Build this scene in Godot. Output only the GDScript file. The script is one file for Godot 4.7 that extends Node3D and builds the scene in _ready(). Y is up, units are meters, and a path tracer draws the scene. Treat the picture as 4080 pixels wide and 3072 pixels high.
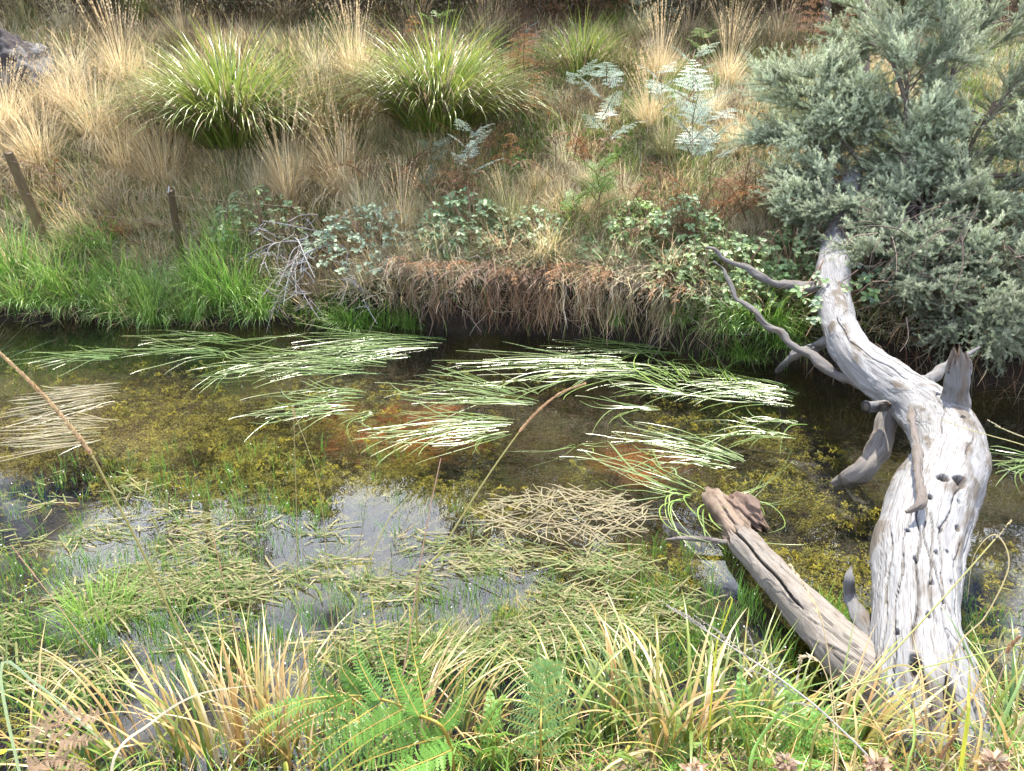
extends Node3D
# A dammed creek pool under a steep, dry, grassy bank: bleached fallen log, floating reed leaves, shrub, tussocks, ferns.
# y is up, the water lies at y = 0, the far bank is towards -z.

var rng := RandomNumberGenerator.new()
var bumps := FastNoiseLite.new()
var fine := FastNoiseLite.new()
var used := {}
var M := {}

# ------------------------------------------------------------------ mesh buffer
class Buf:
	var v := PackedVector3Array()
	var n := PackedVector3Array()
	var c := PackedColorArray()
	var uv := PackedVector2Array()
	var i := PackedInt32Array()
	func add(p: Vector3, nn: Vector3, col: Color) -> int:
		v.append(p)
		n.append(nn)
		c.append(col)
		return v.size() - 1
	func tri(a: int, b: int, d: int) -> void:
		i.append(a)
		i.append(b)
		i.append(d)
	func mesh() -> ArrayMesh:
		var a := []
		a.resize(Mesh.ARRAY_MAX)
		a[Mesh.ARRAY_VERTEX] = v
		a[Mesh.ARRAY_NORMAL] = n
		a[Mesh.ARRAY_COLOR] = c
		if uv.size() == v.size() and uv.size() > 0:
			a[Mesh.ARRAY_TEX_UV] = uv
		a[Mesh.ARRAY_INDEX] = i
		var m := ArrayMesh.new()
		if v.size() > 0:
			m.add_surface_from_arrays(Mesh.PRIMITIVE_TRIANGLES, a)
		return m

# ------------------------------------------------------------------ small helpers
func R(a: float, b: float) -> float:
	return rng.randf_range(a, b)

func lin(r: float, g: float, b: float) -> Color:
	return Color(r, g, b)

func vary(c: Color, k: float) -> Color:
	var s := 1.0 + R(-k, k)
	return Color(c.r * s * (1.0 + R(-k, k) * 0.35), c.g * s, c.b * s * (1.0 + R(-k, k) * 0.35))

func pick(a: Array) -> Color:
	return a[rng.randi() % a.size()]

func numbered(called: String) -> String:
	if not used.has(called):
		used[called] = 0
		return called
	used[called] += 1
	return "%s_%03d" % [called, used[called]]

func thing(called: String, label: String, category: String, at := Vector3.ZERO, turn := 0.0, group := "") -> Node3D:
	var o := Node3D.new()
	o.name = numbered(called)
	add_child(o)
	o.position = at
	o.rotation.y = turn
	o.set_meta("label", label)
	o.set_meta("category", category)
	if group:
		o.set_meta("group", group)
	return o

func part(called: String, m: Mesh, mat: Material, parent: Node3D, kind := "") -> MeshInstance3D:
	var o := MeshInstance3D.new()
	o.name = called
	o.mesh = m
	o.material_override = mat
	parent.add_child(o, true)
	if kind:
		o.set_meta("kind", kind)
	return o

func setting(called: String, m: Mesh, mat: Material, kind := "structure") -> MeshInstance3D:
	var o := MeshInstance3D.new()
	o.name = called
	o.mesh = m
	o.material_override = mat
	add_child(o, true)
	o.set_meta("kind", kind)
	return o

func scatter(called: String, m: Mesh, mat: Material, xf: Array, cols: Array, parent: Node3D) -> MultiMeshInstance3D:
	var mm := MultiMesh.new()
	mm.transform_format = MultiMesh.TRANSFORM_3D
	mm.use_colors = true
	mm.mesh = m
	mm.instance_count = xf.size()
	for k in xf.size():
		mm.set_instance_transform(k, xf[k])
		mm.set_instance_color(k, cols[k])
	var o := MultiMeshInstance3D.new()
	o.name = called
	o.multimesh = mm
	o.material_override = mat
	parent.add_child(o, true)
	o.set_meta("kind", "stuff")
	return o

func mat(rough: float, back := 0.0, spec := 0.5) -> StandardMaterial3D:
	var m := StandardMaterial3D.new()
	m.vertex_color_use_as_albedo = true
	m.roughness = rough
	m.metallic_specular = spec
	if back > 0.0:
		m.backlight_enabled = true
		m.backlight = Color(back, back, back).linear_to_srgb()
	return m

# ------------------------------------------------------------------ terrain
func tab(xs: Array, ys: Array, x: float) -> float:
	if x <= xs[0]:
		return ys[0]
	for k in xs.size() - 1:
		if x <= xs[k + 1]:
			return lerpf(ys[k], ys[k + 1], (x - xs[k]) / (xs[k + 1] - xs[k]))
	return ys[-1]

func far_edge(x: float) -> float:
	return tab([-12, -4, -1, 0, 1, 2.4, 4, 8], [8.6, 8.4, 8.2, 7.9, 7.6, 6.9, 6.3, 6.0], x) + 0.06 * sin(x * 2.3) + 0.05 * sin(x * 5.1 + 1)

func near_edge(x: float) -> float:
	return tab([-8, -2, 0, 0.7, 1.5, 3, 8], [2.3, 2.05, 2.12, 2.35, 2.5, 2.3, 2.2], x) + 0.05 * sin(x * 3.7)

func plain_height(x: float, d0: float) -> float:
	var e := far_edge(x)
	var n := near_edge(x)
	if d0 < n:
		return minf(0.75, (n - d0) * 0.55)
	if d0 < e:
		return -minf(0.42, 0.02 + minf((d0 - n) * 0.16, (e - d0) * 0.9))
	var cut := 0.15 + 0.42 * smoothstep(-2.4, -1.0, x)
	var y := cut * smoothstep(0.0, 0.22, d0 - e)
	if d0 < 12.4:
		y += (3.3 - cut) * maxf(0.0, d0 - e - 0.2) / (12.4 - e - 0.2)
	else:
		y += 3.3 - cut + 0.5 * smoothstep(12.4, 12.8, d0) + minf(maxf(0.0, d0 - 12.8) * 0.11, 6.0)
	return y

func height(x: float, z: float) -> float:
	var y := plain_height(x, -z)
	var d := -z - far_edge(x)
	if d > 0.25:
		y += (bumps.get_noise_2d(x * 60.0, z * 60.0) * 0.16 + bumps.get_noise_2d(x * 160.0, z * 160.0) * 0.06) * minf(1.0, (d - 0.25) * 1.5)
	return y

func on(p: Vector2, up := 0.0) -> Vector3:
	return Vector3(p.x, height(p.x, p.y) + up, p.y)

# ------------------------------------------------------------------ blades, tubes, fronds
# a leaf that leaves p at angle tilt from the vertical, towards yaw, and arches over by bend
func blade(b: Buf, p: Vector3, yaw: float, tilt: float, length: float, width: float, bend: float, segs: int, c0: Color, c1: Color, taper := 1.0, wig := 0.0) -> Vector3:
	var az := Vector3(cos(yaw), 0, sin(yaw))
	var side := Vector3(-sin(yaw), 0, cos(yaw))
	var pos := p
	var step := length / segs
	var first := b.v.size()
	for k in segs + 1:
		var t := float(k) / segs
		var ang := tilt + bend * t * sqrt(t)
		var s := sin(ang)
		var co := cos(ang)
		var nn := Vector3(-az.x * co, s, -az.z * co)
		var w := width * 0.5 * (1.0 - taper * t * t) * (0.55 + 0.45 * minf(1.0, t * 5.0))
		var col := c0.lerp(c1, t)
		b.v.append(pos - side * w)
		b.v.append(pos + side * w)
		b.n.append((nn - side * 0.55).normalized())
		b.n.append((nn + side * 0.55).normalized())
		b.c.append(col)
		b.c.append(col)
		if k < segs:
			pos += (az * s + Vector3.UP * co) * step
			if wig > 0.0:
				pos += side * R(-wig, wig) * step
			var q := first + k * 2
			b.i.append_array([q, q + 2, q + 1, q + 1, q + 2, q + 3])
	return pos

func smooth_path(pts: Array, rads: Array, step: float) -> Array:
	var outp := PackedVector3Array()
	var outr := PackedFloat32Array()
	for k in pts.size() - 1:
		var a: Vector3 = pts[maxi(k - 1, 0)]
		var q: Vector3 = pts[k]
		var r: Vector3 = pts[k + 1]
		var d: Vector3 = pts[mini(k + 2, pts.size() - 1)]
		var n := maxi(1, int(ceil(q.distance_to(r) / step)))
		for j in n:
			var t := float(j) / n
			outp.append(q.cubic_interpolate(r, a, d, t))
			outr.append(cubic_interpolate(rads[k], rads[k + 1], rads[maxi(k - 1, 0)], rads[mini(k + 2, pts.size() - 1)], t))
	outp.append(pts[-1])
	outr.append(rads[-1])
	return [outp, outr]

# a round stem through the points; simple version for twigs and stalks
func tube(b: Buf, pts: PackedVector3Array, rads: PackedFloat32Array, sides: int, c0: Color, c1: Color, rough := 0.0) -> void:
	var up := Vector3.UP
	var first := b.v.size()
	var n := pts.size()
	for k in n:
		var t := (pts[mini(k + 1, n - 1)] - pts[maxi(k - 1, 0)]).normalized()
		var x := up.cross(t)
		if x.length() < 0.2:
			x = Vector3.RIGHT.cross(t)
		x = x.normalized()
		var y := t.cross(x)
		up = y
		var col := c0.lerp(c1, float(k) / maxi(1, n - 1))
		for s in sides:
			var a := TAU * s / sides
			var o := x * cos(a) + y * sin(a)
			b.v.append(pts[k] + o * rads[k] * (1.0 + (R(-rough, rough) if rough > 0.0 else 0.0)))
			b.n.append(o)
			b.c.append(col)
		if k < n - 1:
			for s in sides:
				var q := first + k * sides + s
				var r := first + k * sides + (s + 1) % sides
				b.i.append_array([q, q + sides, r, r, q + sides, r + sides])

func twig(b: Buf, pts: Array, r0: float, r1: float, sides: int, c0: Color, c1: Color, step := 0.05, rough := 0.08) -> void:
	var rads := []
	for k in pts.size():
		rads.append(lerpf(r0, r1, float(k) / (pts.size() - 1)))
	var s := smooth_path(pts, rads, step)
	tube(b, s[0], s[1], sides, c0, c1, rough)

# a small pointed leaf: four corners, slightly folded
func leaflet(b: Buf, p: Vector3, dir: Vector3, nrm: Vector3, length: float, width: float, col: Color) -> void:
	var side := dir.cross(nrm).normalized() * width * 0.5
	var mid := p + dir * length * 0.42
	var k := b.v.size()
	b.v.append(p)
	b.v.append(mid - side + nrm * width * 0.12)
	b.v.append(p + dir * length)
	b.v.append(mid + side + nrm * width * 0.12)
	for j in 4:
		b.n.append(nrm)
		b.c.append(col)
	b.i.append_array([k, k + 1, k + 2, k, k + 2, k + 3])

# one leafy rib (a pinna): pairs of pinnules along a polyline
func pinna(b: Buf, pts: PackedVector3Array, nrm: Vector3, half: float, pairs: int, col: Color, stem: Color, ragged := 0.15, lobes := false) -> void:
	var n := pts.size()
	for k in n - 1:
		var d := (pts[k + 1] - pts[k]).normalized()
		var sd := d.cross(nrm).normalized() * half * 0.035
		var q := b.v.size()
		for e in 2:
			b.v.append(pts[k + e] - sd + nrm * 0.0006)
			b.v.append(pts[k + e] + sd + nrm * 0.0006)
			for j in 2:
				b.n.append(nrm)
				b.c.append(stem)
		b.i.append_array([q, q + 2, q + 1, q + 1, q + 2, q + 3])
	for k in pairs:
		var t := (k + 0.5) / pairs
		var f := t * (n - 1)
		var i0 := mini(int(f), n - 2)
		var p := pts[i0].lerp(pts[i0 + 1], f - i0)
		var d := (pts[i0 + 1] - pts[i0]).normalized()
		var side := d.cross(nrm).normalized()
		var size := half * pow(1.0 - t, 0.6) * minf(1.0, 0.55 + t * 4.0)
		for s in [-1.0, 1.0]:
			if rng.randf() < ragged * 0.35:
				continue
			var dir: Vector3 = (side * s + d * 0.38 + nrm * R(-ragged, ragged) * 1.6 - nrm * 0.12).normalized()
			var nn: Vector3 = (nrm + side * s * R(-0.35, 0.1)).normalized()
			var c := vary(col, 0.14)
			var le := size * R(0.88, 1.1)
			if lobes:
				var wd := le * 0.115
				var sub := 5
				leaflet(b, p, dir, nn, le, maxf(wd * 1.8, 0.003), c)
				for j in sub:
					var tt := (j + 0.6) / sub
					var q := p + dir * le * tt
					var sd2 := dir.cross(nn).normalized()
					for s2 in [-1.0, 1.0]:
						leaflet(b, q, (sd2 * s2 + dir * 0.5).normalized(), nn, le * 0.24 * (1.05 - tt * 0.7), le * 0.15, c)
			else:
				leaflet(b, p, dir, nn, le, half * PI / pairs * 0.55 + 0.002, c)

# a whole frond: bare stalk, then pairs of pinnae that get shorter to the tip
func frond(b: Buf, p: Vector3, yaw: float, tilt: float, length: float, width: float, bend: float, pairs: int, col: Color, stem: Color, bare := 0.3, ragged := 0.15) -> void:
	var az := Vector3(cos(yaw), 0, sin(yaw))
	var side := Vector3(-sin(yaw), 0, cos(yaw))
	var pts := PackedVector3Array([p])
	var nrms := PackedVector3Array()
	var rads := PackedFloat32Array()
	var pos := p
	var n := 14
	for k in n + 1:
		var t := float(k) / n
		var ang := tilt + bend * t * t
		nrms.append(-az * cos(ang) + Vector3.UP * sin(ang))
		rads.append(lerpf(0.006, 0.0018, t))
		if k < n:
			pos += (az * sin(ang) + Vector3.UP * cos(ang)) * length / n
			pts.append(pos)
	tube(b, pts, rads, 4, stem, stem.lerp(col, 0.5))
	for k in pairs:
		var t := bare + (1.0 - bare) * (k + 0.3) / pairs
		var f := t * n
		var i0 := mini(int(f), n - 1)
		var q := pts[i0].lerp(pts[i0 + 1], f - i0)
		var d := (pts[i0 + 1] - pts[i0]).normalized()
		var tt := (t - bare) / (1.0 - bare)
		var le := width * 0.5 * pow(1.0 - tt, 0.8) * minf(1.0, 0.75 + tt * 3.0)
		for s in [-1.0, 1.0]:
			if rng.randf() < ragged * 0.3:
				continue
			var dir: Vector3 = (side * s + d * R(0.35, 0.6) + nrms[i0] * R(-ragged, ragged)).normalized()
			var line := PackedVector3Array([q])
			var w := q
			var fall := R(0.05, 0.16) + ragged * 0.5
			for j in 5:
				w += (dir + Vector3.DOWN * fall * j * 0.5).normalized() * le / 5.0
				line.append(w)
			var nn := (nrms[i0] - dir * nrms[i0].dot(dir)).normalized()
			pinna(b, line, nn, maxf(le * 0.24, 0.02), maxi(5, int(le * 52)), col, stem.lerp(col, 0.6), ragged)

# seed head: a narrow plume of short scales along a polyline
func plume(b: Buf, pts: PackedVector3Array, spread: float, count: int, scale_len: float, col: Color) -> void:
	for k in count:
		var f := R(0.0, pts.size() - 1.001)
		var i0 := int(f)
		var d := (pts[i0 + 1] - pts[i0]).normalized()
		var o := Vector3(R(-1, 1), R(-1, 1), R(-1, 1)).normalized()
		o = (o - d * o.dot(d)).normalized()
		var t := f / (pts.size() - 1)
		leaflet(b, pts[i0].lerp(pts[i0 + 1], f - i0), (d + o * spread).normalized(), o, scale_len * R(0.7, 1.2) * (1.0 - t * 0.4), scale_len * 0.34, vary(col, 0.2))

# ------------------------------------------------------------------ weathered wood
# holes: [distance along, angle, radius, depth]; cracks: [angle, from, to, width, depth, wander]
func wood(pts: Array, rads: Array, step: float, sides: int, look: Dictionary) -> ArrayMesh:
	var s := smooth_path(pts, rads, step)
	var P: PackedVector3Array = s[0]
	var Q: PackedFloat32Array = s[1]
	var n := P.size()
	var kink: float = look.get("kink", 0.0)
	if kink > 0.0:
		for k in range(2, n):
			var f := minf(1.0, k * step / 0.15)
			P[k] += Vector3(fine.get_noise_2d(k * step * 130.0, 7.0), fine.get_noise_2d(k * step * 130.0, 90.0), fine.get_noise_2d(k * step * 130.0, 400.0)) * kink * f
			Q[k] *= 1.0 + 0.22 * fine.get_noise_2d(k * step * 230.0, 33.0)
	var b := Buf.new()
	var up: Vector3 = look.get("up", Vector3.UP)
	var along := 0.0
	var holes: Array = look.get("holes", [])
	var cracks: Array = look.get("cracks", [])
	var grain: float = look.get("grain", 0.004)
	var lump: float = look.get("lump", 0.07)
	var turn: float = look.get("turn", 0.35)
	var ca: Color = look.get("a", lin(0.190, 0.195, 0.205))
	var cb: Color = look.get("b", lin(0.085, 0.072, 0.06))
	var shift: float = look.get("seed", 0.0)
	var total := 0.0
	for k in n - 1:
		total += P[k].distance_to(P[k + 1])
	var dark := lin(0.07, 0.058, 0.05)  # cracks and holes take grime and their own shade as colour
	for k in n:
		var t := (P[mini(k + 1, n - 1)] - P[maxi(k - 1, 0)]).normalized()
		var x := up.cross(t).normalized()
		var y := t.cross(x)
		up = y
		if k > 0:
			along += P[k].distance_to(P[k - 1])
		var r := Q[k]
		var endw := 0.0
		if look.has("jag"):
			var e: float = minf(along, total - along) if look.get("jag_both", false) else total - along
			endw = clampf(1.0 - e / look.jag, 0.0, 1.0)
		for j in sides + 1:
			var a := TAU * (j % sides) / sides
			var tw := a + turn * sin(along * 2.1 + shift) + along * 0.25
			var cx := cos(tw)
			var cy := sin(tw)
			var big := bumps.get_noise_3d(cos(a) * 30.0 + shift * 50.0, sin(a) * 30.0, along * 55.0)
			var g1 := fine.get_noise_3d(cx * r * 1100.0 + shift * 90.0, cy * r * 1100.0, along * 55.0)
			var g2 := fine.get_noise_3d(cx * r * 420.0 + 300.0, cy * r * 420.0 + shift * 70.0, along * 30.0)
			var g3 := fine.get_noise_3d(cx * r * 380.0 - 100.0, cy * r * 380.0, along * 130.0)
			var g5 := fine.get_noise_3d(cx * r * 330.0 + 500.0, cy * r * 330.0 + shift * 30.0, along * 9.0)
			var g4 := fine.get_noise_3d(cx * r * 900.0 + 40.0, cy * r * 900.0 - 80.0, along * 420.0)
			var d := r * big * lump * 2.0 + grain * (g1 * 0.8 + g2 * 0.9 + g4 * 0.5)
			var shade := clampf(0.26 + g2 * 0.6 + g3 * 1.1 + g4 * 0.5 + big * 0.5, 0.0, 1.0)
			shade = shade * shade
			# flakes of bark skin: small steps
			d += grain * 1.3 * smoothstep(0.10, 0.16, g3) - grain * 0.9 * smoothstep(0.10, 0.16, -g3)
			var line := 1.0 - smoothstep(0.010, 0.030, absf(g5))
			line *= smoothstep(-0.15, 0.15, g2 + 0.1)
			d -= grain * 1.6 * line
			shade = clampf(shade + 0.12 * smoothstep(0.10, 0.16, -g3), 0.0, 1.0)
			var col := ca.lerp(cb, shade)
			col = col.lerp(dark, line * 0.55)
			for h in holes:
				var da := wrapf(a - h[1], -PI, PI) * r
				var dl: float = along - h[0]
				var q: float = sqrt(da * da + dl * dl * 0.45) / h[2]
				if q < 1.5:
					d -= h[3] * (1.0 - smoothstep(0.75, 1.2, q))
					if q < 1.1:
						col = col.lerp(dark, 0.85)
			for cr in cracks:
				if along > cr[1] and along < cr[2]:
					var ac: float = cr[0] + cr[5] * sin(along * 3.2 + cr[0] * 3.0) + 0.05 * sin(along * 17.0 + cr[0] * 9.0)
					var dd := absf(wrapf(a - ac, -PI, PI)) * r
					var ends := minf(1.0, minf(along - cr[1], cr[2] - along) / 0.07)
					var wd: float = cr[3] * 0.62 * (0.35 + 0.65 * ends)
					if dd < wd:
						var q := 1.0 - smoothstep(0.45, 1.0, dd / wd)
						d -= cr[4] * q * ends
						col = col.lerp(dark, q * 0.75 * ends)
			if endw > 0.0:
				d -= r * endw * (0.12 + 0.35 * absf(g2))
				col = col.lerp(lin(0.10, 0.065, 0.042), endw * 0.7)
			var o := y * cos(a) - x * sin(a)
			b.v.append(P[k] + o * (r + d) + (t * endw * r * (2.6 * fine.get_noise_2d(cos(a) * 70.0 + shift * 9.0, sin(a) * 70.0) - 0.1) if endw > 0.0 else Vector3.ZERO))
			b.n.append(o)
			b.c.append(col)
			b.uv.append(Vector2(float(j) / sides, along))
	var w := sides + 1
	for k in n:
		for j in w:
			var du := b.v[k * w + (j + 1) % sides] - b.v[k * w + (j - 1 + sides) % sides]
			var dv := b.v[mini(k + 1, n - 1) * w + j] - b.v[maxi(k - 1, 0) * w + j]
			var nn := du.cross(dv)
			if nn.dot(b.n[k * w + j]) < 0.0:
				nn = -nn
			b.n[k * w + j] = nn.normalized() if nn.length() > 1e-12 else b.n[k * w + j]
	for k in n - 1:
		for j in sides:
			var q := k * w + j
			b.i.append_array([q, q + w, q + 1, q + 1, q + w, q + w + 1])
	# closing caps
	for e in [0, n - 1]:
		var centre := Vector3.ZERO
		for j in sides:
			centre += b.v[e * w + j]
		centre /= sides
		var nd: Vector3 = (P[1] - P[0]).normalized() * -1.0 if e == 0 else (P[n - 1] - P[n - 2]).normalized()
		var cidx := b.add(centre - nd * Q[e] * 0.25, nd, lin(0.09, 0.06, 0.04))
		b.uv.append(Vector2(0.5, along))
		for j in sides:
			var q: int = e * w + j
			if e == 0:
				b.i.append_array([cidx, q, q + 1])
			else:
				b.i.append_array([cidx, q + 1, q])
	return b.mesh()

# ------------------------------------------------------------------ colours (linear base colours)
const STRAW := [Color(0.64, 0.49, 0.26), Color(0.72, 0.58, 0.35), Color(0.54, 0.41, 0.21), Color(0.75, 0.65, 0.46), Color(0.46, 0.37, 0.20)]
const PALE := [Color(0.66, 0.58, 0.40), Color(0.72, 0.66, 0.51), Color(0.54, 0.46, 0.31), Color(0.50, 0.50, 0.27)]
const DULL := [Color(0.27, 0.21, 0.13), Color(0.20, 0.16, 0.10), Color(0.33, 0.28, 0.19), Color(0.17, 0.15, 0.08)]
const OLIVE := [Color(0.20, 0.22, 0.07), Color(0.27, 0.26, 0.10), Color(0.14, 0.17, 0.05), Color(0.40, 0.34, 0.17)]
const GREEN := [Color(0.10, 0.26, 0.03), Color(0.16, 0.33, 0.045), Color(0.06, 0.18, 0.025), Color(0.22, 0.36, 0.06)]
const MATRUSH := [Color(0.15, 0.24, 0.04), Color(0.20, 0.28, 0.05), Color(0.10, 0.18, 0.03), Color(0.27, 0.32, 0.08)]
const RUST := [Color(0.24, 0.115, 0.052), Color(0.16, 0.085, 0.045), Color(0.30, 0.165, 0.08), Color(0.20, 0.125, 0.08)]
const SEDGE := [Color(0.12, 0.21, 0.03), Color(0.18, 0.25, 0.035), Color(0.07, 0.15, 0.022), Color(0.27, 0.26, 0.06), Color(0.10, 0.19, 0.045)]
const DRYSEDGE := [Color(0.44, 0.30, 0.12), Color(0.48, 0.36, 0.17), Color(0.36, 0.22, 0.08), Color(0.52, 0.43, 0.26), Color(0.30, 0.26, 0.07)]

# a tussock: blades fan out of a small base; optional seed stalks stand above it
func tussock_mesh(n: int, radius: float, len0: float, len1: float, width: float, fan: float, droop: float, pal: Array, tip: Color, stalks := 0, stalk_len := 1.0) -> ArrayMesh:
	var b := Buf.new()
	for k in n:
		var yaw := R(0, TAU)
		var rr := radius * sqrt(rng.randf())
		var f := R(0.0, 1.0)
		var p := Vector3(cos(yaw) * rr, R(-0.06, 0.0), sin(yaw) * rr)
		var c := vary(pick(pal), 0.18)
		blade(b, p, yaw + R(-0.7, 0.7), 0.08 + fan * f, R(len0, len1) * (1.08 - 0.3 * f), width * R(0.7, 1.25), droop * R(0.5, 1.3) * (0.45 + f), 6, c.darkened(0.12), c.lerp(tip, R(0.1, 0.5)), 1.0, 0.1)
	for k in stalks:
		var yaw := R(0, TAU)
		var c := vary(pick(pal), 0.15).lerp(lin(0.5, 0.4, 0.25), 0.5)
		var p := Vector3(cos(yaw), 0, sin(yaw)) * radius * R(0, 0.7)
		var le := stalk_len * R(0.75, 1.1)
		var tl := R(0.02, 0.4)
		var bd := R(0.1, 0.5)
		blade(b, p, yaw, tl, le, width * 0.75, bd, 6, c, c, 0.5)
		var line := PackedVector3Array()
		var az := Vector3(cos(yaw), 0, sin(yaw))
		var pos := p
		for j in 13:
			var t := j / 12.0
			var ang := tl + bd * t * sqrt(t)
			if j >= 8:
				line.append(pos)
			pos += (az * sin(ang) + Vector3.UP * cos(ang)) * le / 12.0
		plume(b, line, R(0.25, 0.7), 22, 0.035, c.lerp(lin(0.55, 0.43, 0.28), 0.5))
	return b.mesh()

func bramble_leaves(b: Buf, p: Vector3, nrm: Vector3, size: float, col: Color) -> void:
	var d := Vector3(R(-1, 1), R(-0.6, 0.5), R(-1, 1)).normalized()
	d = (d - nrm * d.dot(nrm)).normalized()
	var side := d.cross(nrm).normalized()
	for k in 3:
		var dir: Vector3 = [d, (side + d * 0.25).normalized(), (-side + d * 0.25).normalized()][k]
		var nn := (nrm + dir * R(-0.35, 0.35)).normalized()
		dir = (dir - nn * dir.dot(nn)).normalized()
		oval_leaf(b, p + dir * size * 0.12, dir, nn, size * (1.0 if k == 0 else 0.85), size * 0.66, vary(col, 0.16))

func oval_leaf(b: Buf, p: Vector3, dir: Vector3, nn: Vector3, le: float, w: float, c: Color) -> void:
	var sd := dir.cross(nn).normalized()
	var first := b.v.size()
	var wid := [0.12, 0.85, 1.0, 0.62, 0.0]
	for j in 5:
		var t := j / 4.0
		var m := p + dir * le * t - nn * le * 0.22 * t * t
		for s in [-1.0, 0.0, 1.0]:
			b.v.append(m + sd * s * w * 0.5 * wid[j] + nn * absf(s) * w * 0.13)
			b.n.append((nn - sd * s * 0.35).normalized())
			b.c.append(c if s != 0.0 else c.lightened(0.06))
	for j in 4:
		for s in 2:
			var q := first + j * 3 + s
			b.i.append_array([q, q + 3, q + 1, q + 1, q + 3, q + 4])

func _ready() -> void:
	rng.seed = 20240
	bumps.seed = 5
	bumps.noise_type = FastNoiseLite.TYPE_SIMPLEX_SMOOTH
	bumps.frequency = 0.012
	bumps.fractal_octaves = 3
	fine.seed = 11
	fine.noise_type = FastNoiseLite.TYPE_SIMPLEX_SMOOTH
	fine.frequency = 0.02
	fine.fractal_octaves = 2
	look_and_light()
	materials()
	ground_and_water()
	underwater()
	hill_cover()
	hill_plants()
	trees()
	bank_edge()
	fence_and_rock()
	logs()
	shrub()
	floating_leaves()
	near_bank()

# ------------------------------------------------------------------ camera, sky, sun, exposure
func look_and_light() -> void:
	var cam := Camera3D.new()
	cam.name = "camera"
	cam.fov = 53.0
	cam.near = 0.05
	cam.far = 600.0
	cam.position = Vector3(0, 2.3, 0)
	cam.rotation_degrees = Vector3(-20, 0, 0)
	add_child(cam)
	cam.current = true
	var sky_m := ProceduralSkyMaterial.new()
	sky_m.sky_top_color = Color(0.22, 0.38, 0.66)
	sky_m.sky_horizon_color = Color(0.55, 0.67, 0.82)
	sky_m.sky_curve = 0.18
	sky_m.sky_energy_multiplier = 1.0
	sky_m.ground_bottom_color = Color(0.22, 0.19, 0.14)
	sky_m.ground_horizon_color = Color(0.5, 0.5, 0.48)
	sky_m.sky_cover = cloud_picture()
	sky_m.sky_cover_modulate = Color(1, 1, 1, 1)
	var sky := Sky.new()
	sky.sky_material = sky_m
	var env := Environment.new()
	env.background_mode = Environment.BG_SKY
	env.sky = sky
	env.background_energy_multiplier = 0.55
	env.tonemap_mode = Environment.TONE_MAPPER_LINEAR
	env.tonemap_exposure = 3.0
	env.sdfgi_enabled = true
	env.ssao_enabled = true
	env.ssil_enabled = true
	var we := WorldEnvironment.new()
	we.name = "world_environment"
	we.environment = env
	add_child(we)
	var sun := DirectionalLight3D.new()
	sun.name = "sun"
	sun.light_energy = 1.6
	sun.light_color = Color(1.0, 0.965, 0.90)
	sun.light_angular_distance = 0.5
	sun.shadow_enabled = true
	add_child(sun)
	# high midday sun beyond the far bank, a little to the right
	var elev := deg_to_rad(66.0)
	var side := deg_to_rad(14.0)
	var towards := Vector3(sin(side) * cos(elev), sin(elev), -cos(side) * cos(elev))
	sun.look_at_from_position(towards * 50.0, Vector3.ZERO, Vector3.UP)

func cloud_picture() -> ImageTexture:
	var w := 768
	var h := 384
	var im := Image.create(w, h, false, Image.FORMAT_RGBAF)
	var f := FastNoiseLite.new()
	f.seed = 807
	f.frequency = 1.0
	f.fractal_octaves = 5
	for y in h:
		var el := PI * (0.5 - (y + 0.5) / h)
		for x in w:
			var az := TAU * (x + 0.5) / w
			var a := 0.0
			if el > 0.0:
				a = smoothstep(-0.10, 0.12, f.get_noise_3d(sin(az) * cos(el) * 3.0, sin(el) * 4.0, cos(az) * cos(el) * 3.0) + 0.35 * f.get_noise_3d(sin(az) * cos(el) * 9.0 + 5.0, sin(el) * 14.0, cos(az) * cos(el) * 9.0))
			im.set_pixel(x, y, Color(2.9, 3.05, 3.3, a))
	return ImageTexture.create_from_image(im)

func noise_tex(freq: float, oct: int, sd: int, normal := false, strength := 4.0, size := 512) -> NoiseTexture2D:
	var f := FastNoiseLite.new()
	f.seed = sd
	f.frequency = freq
	f.fractal_octaves = oct
	f.noise_type = FastNoiseLite.TYPE_SIMPLEX_SMOOTH
	var t := NoiseTexture2D.new()
	t.width = size
	t.height = size
	t.seamless = true
	t.noise = f
	t.as_normal_map = normal
	t.bump_strength = strength
	return t

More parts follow.
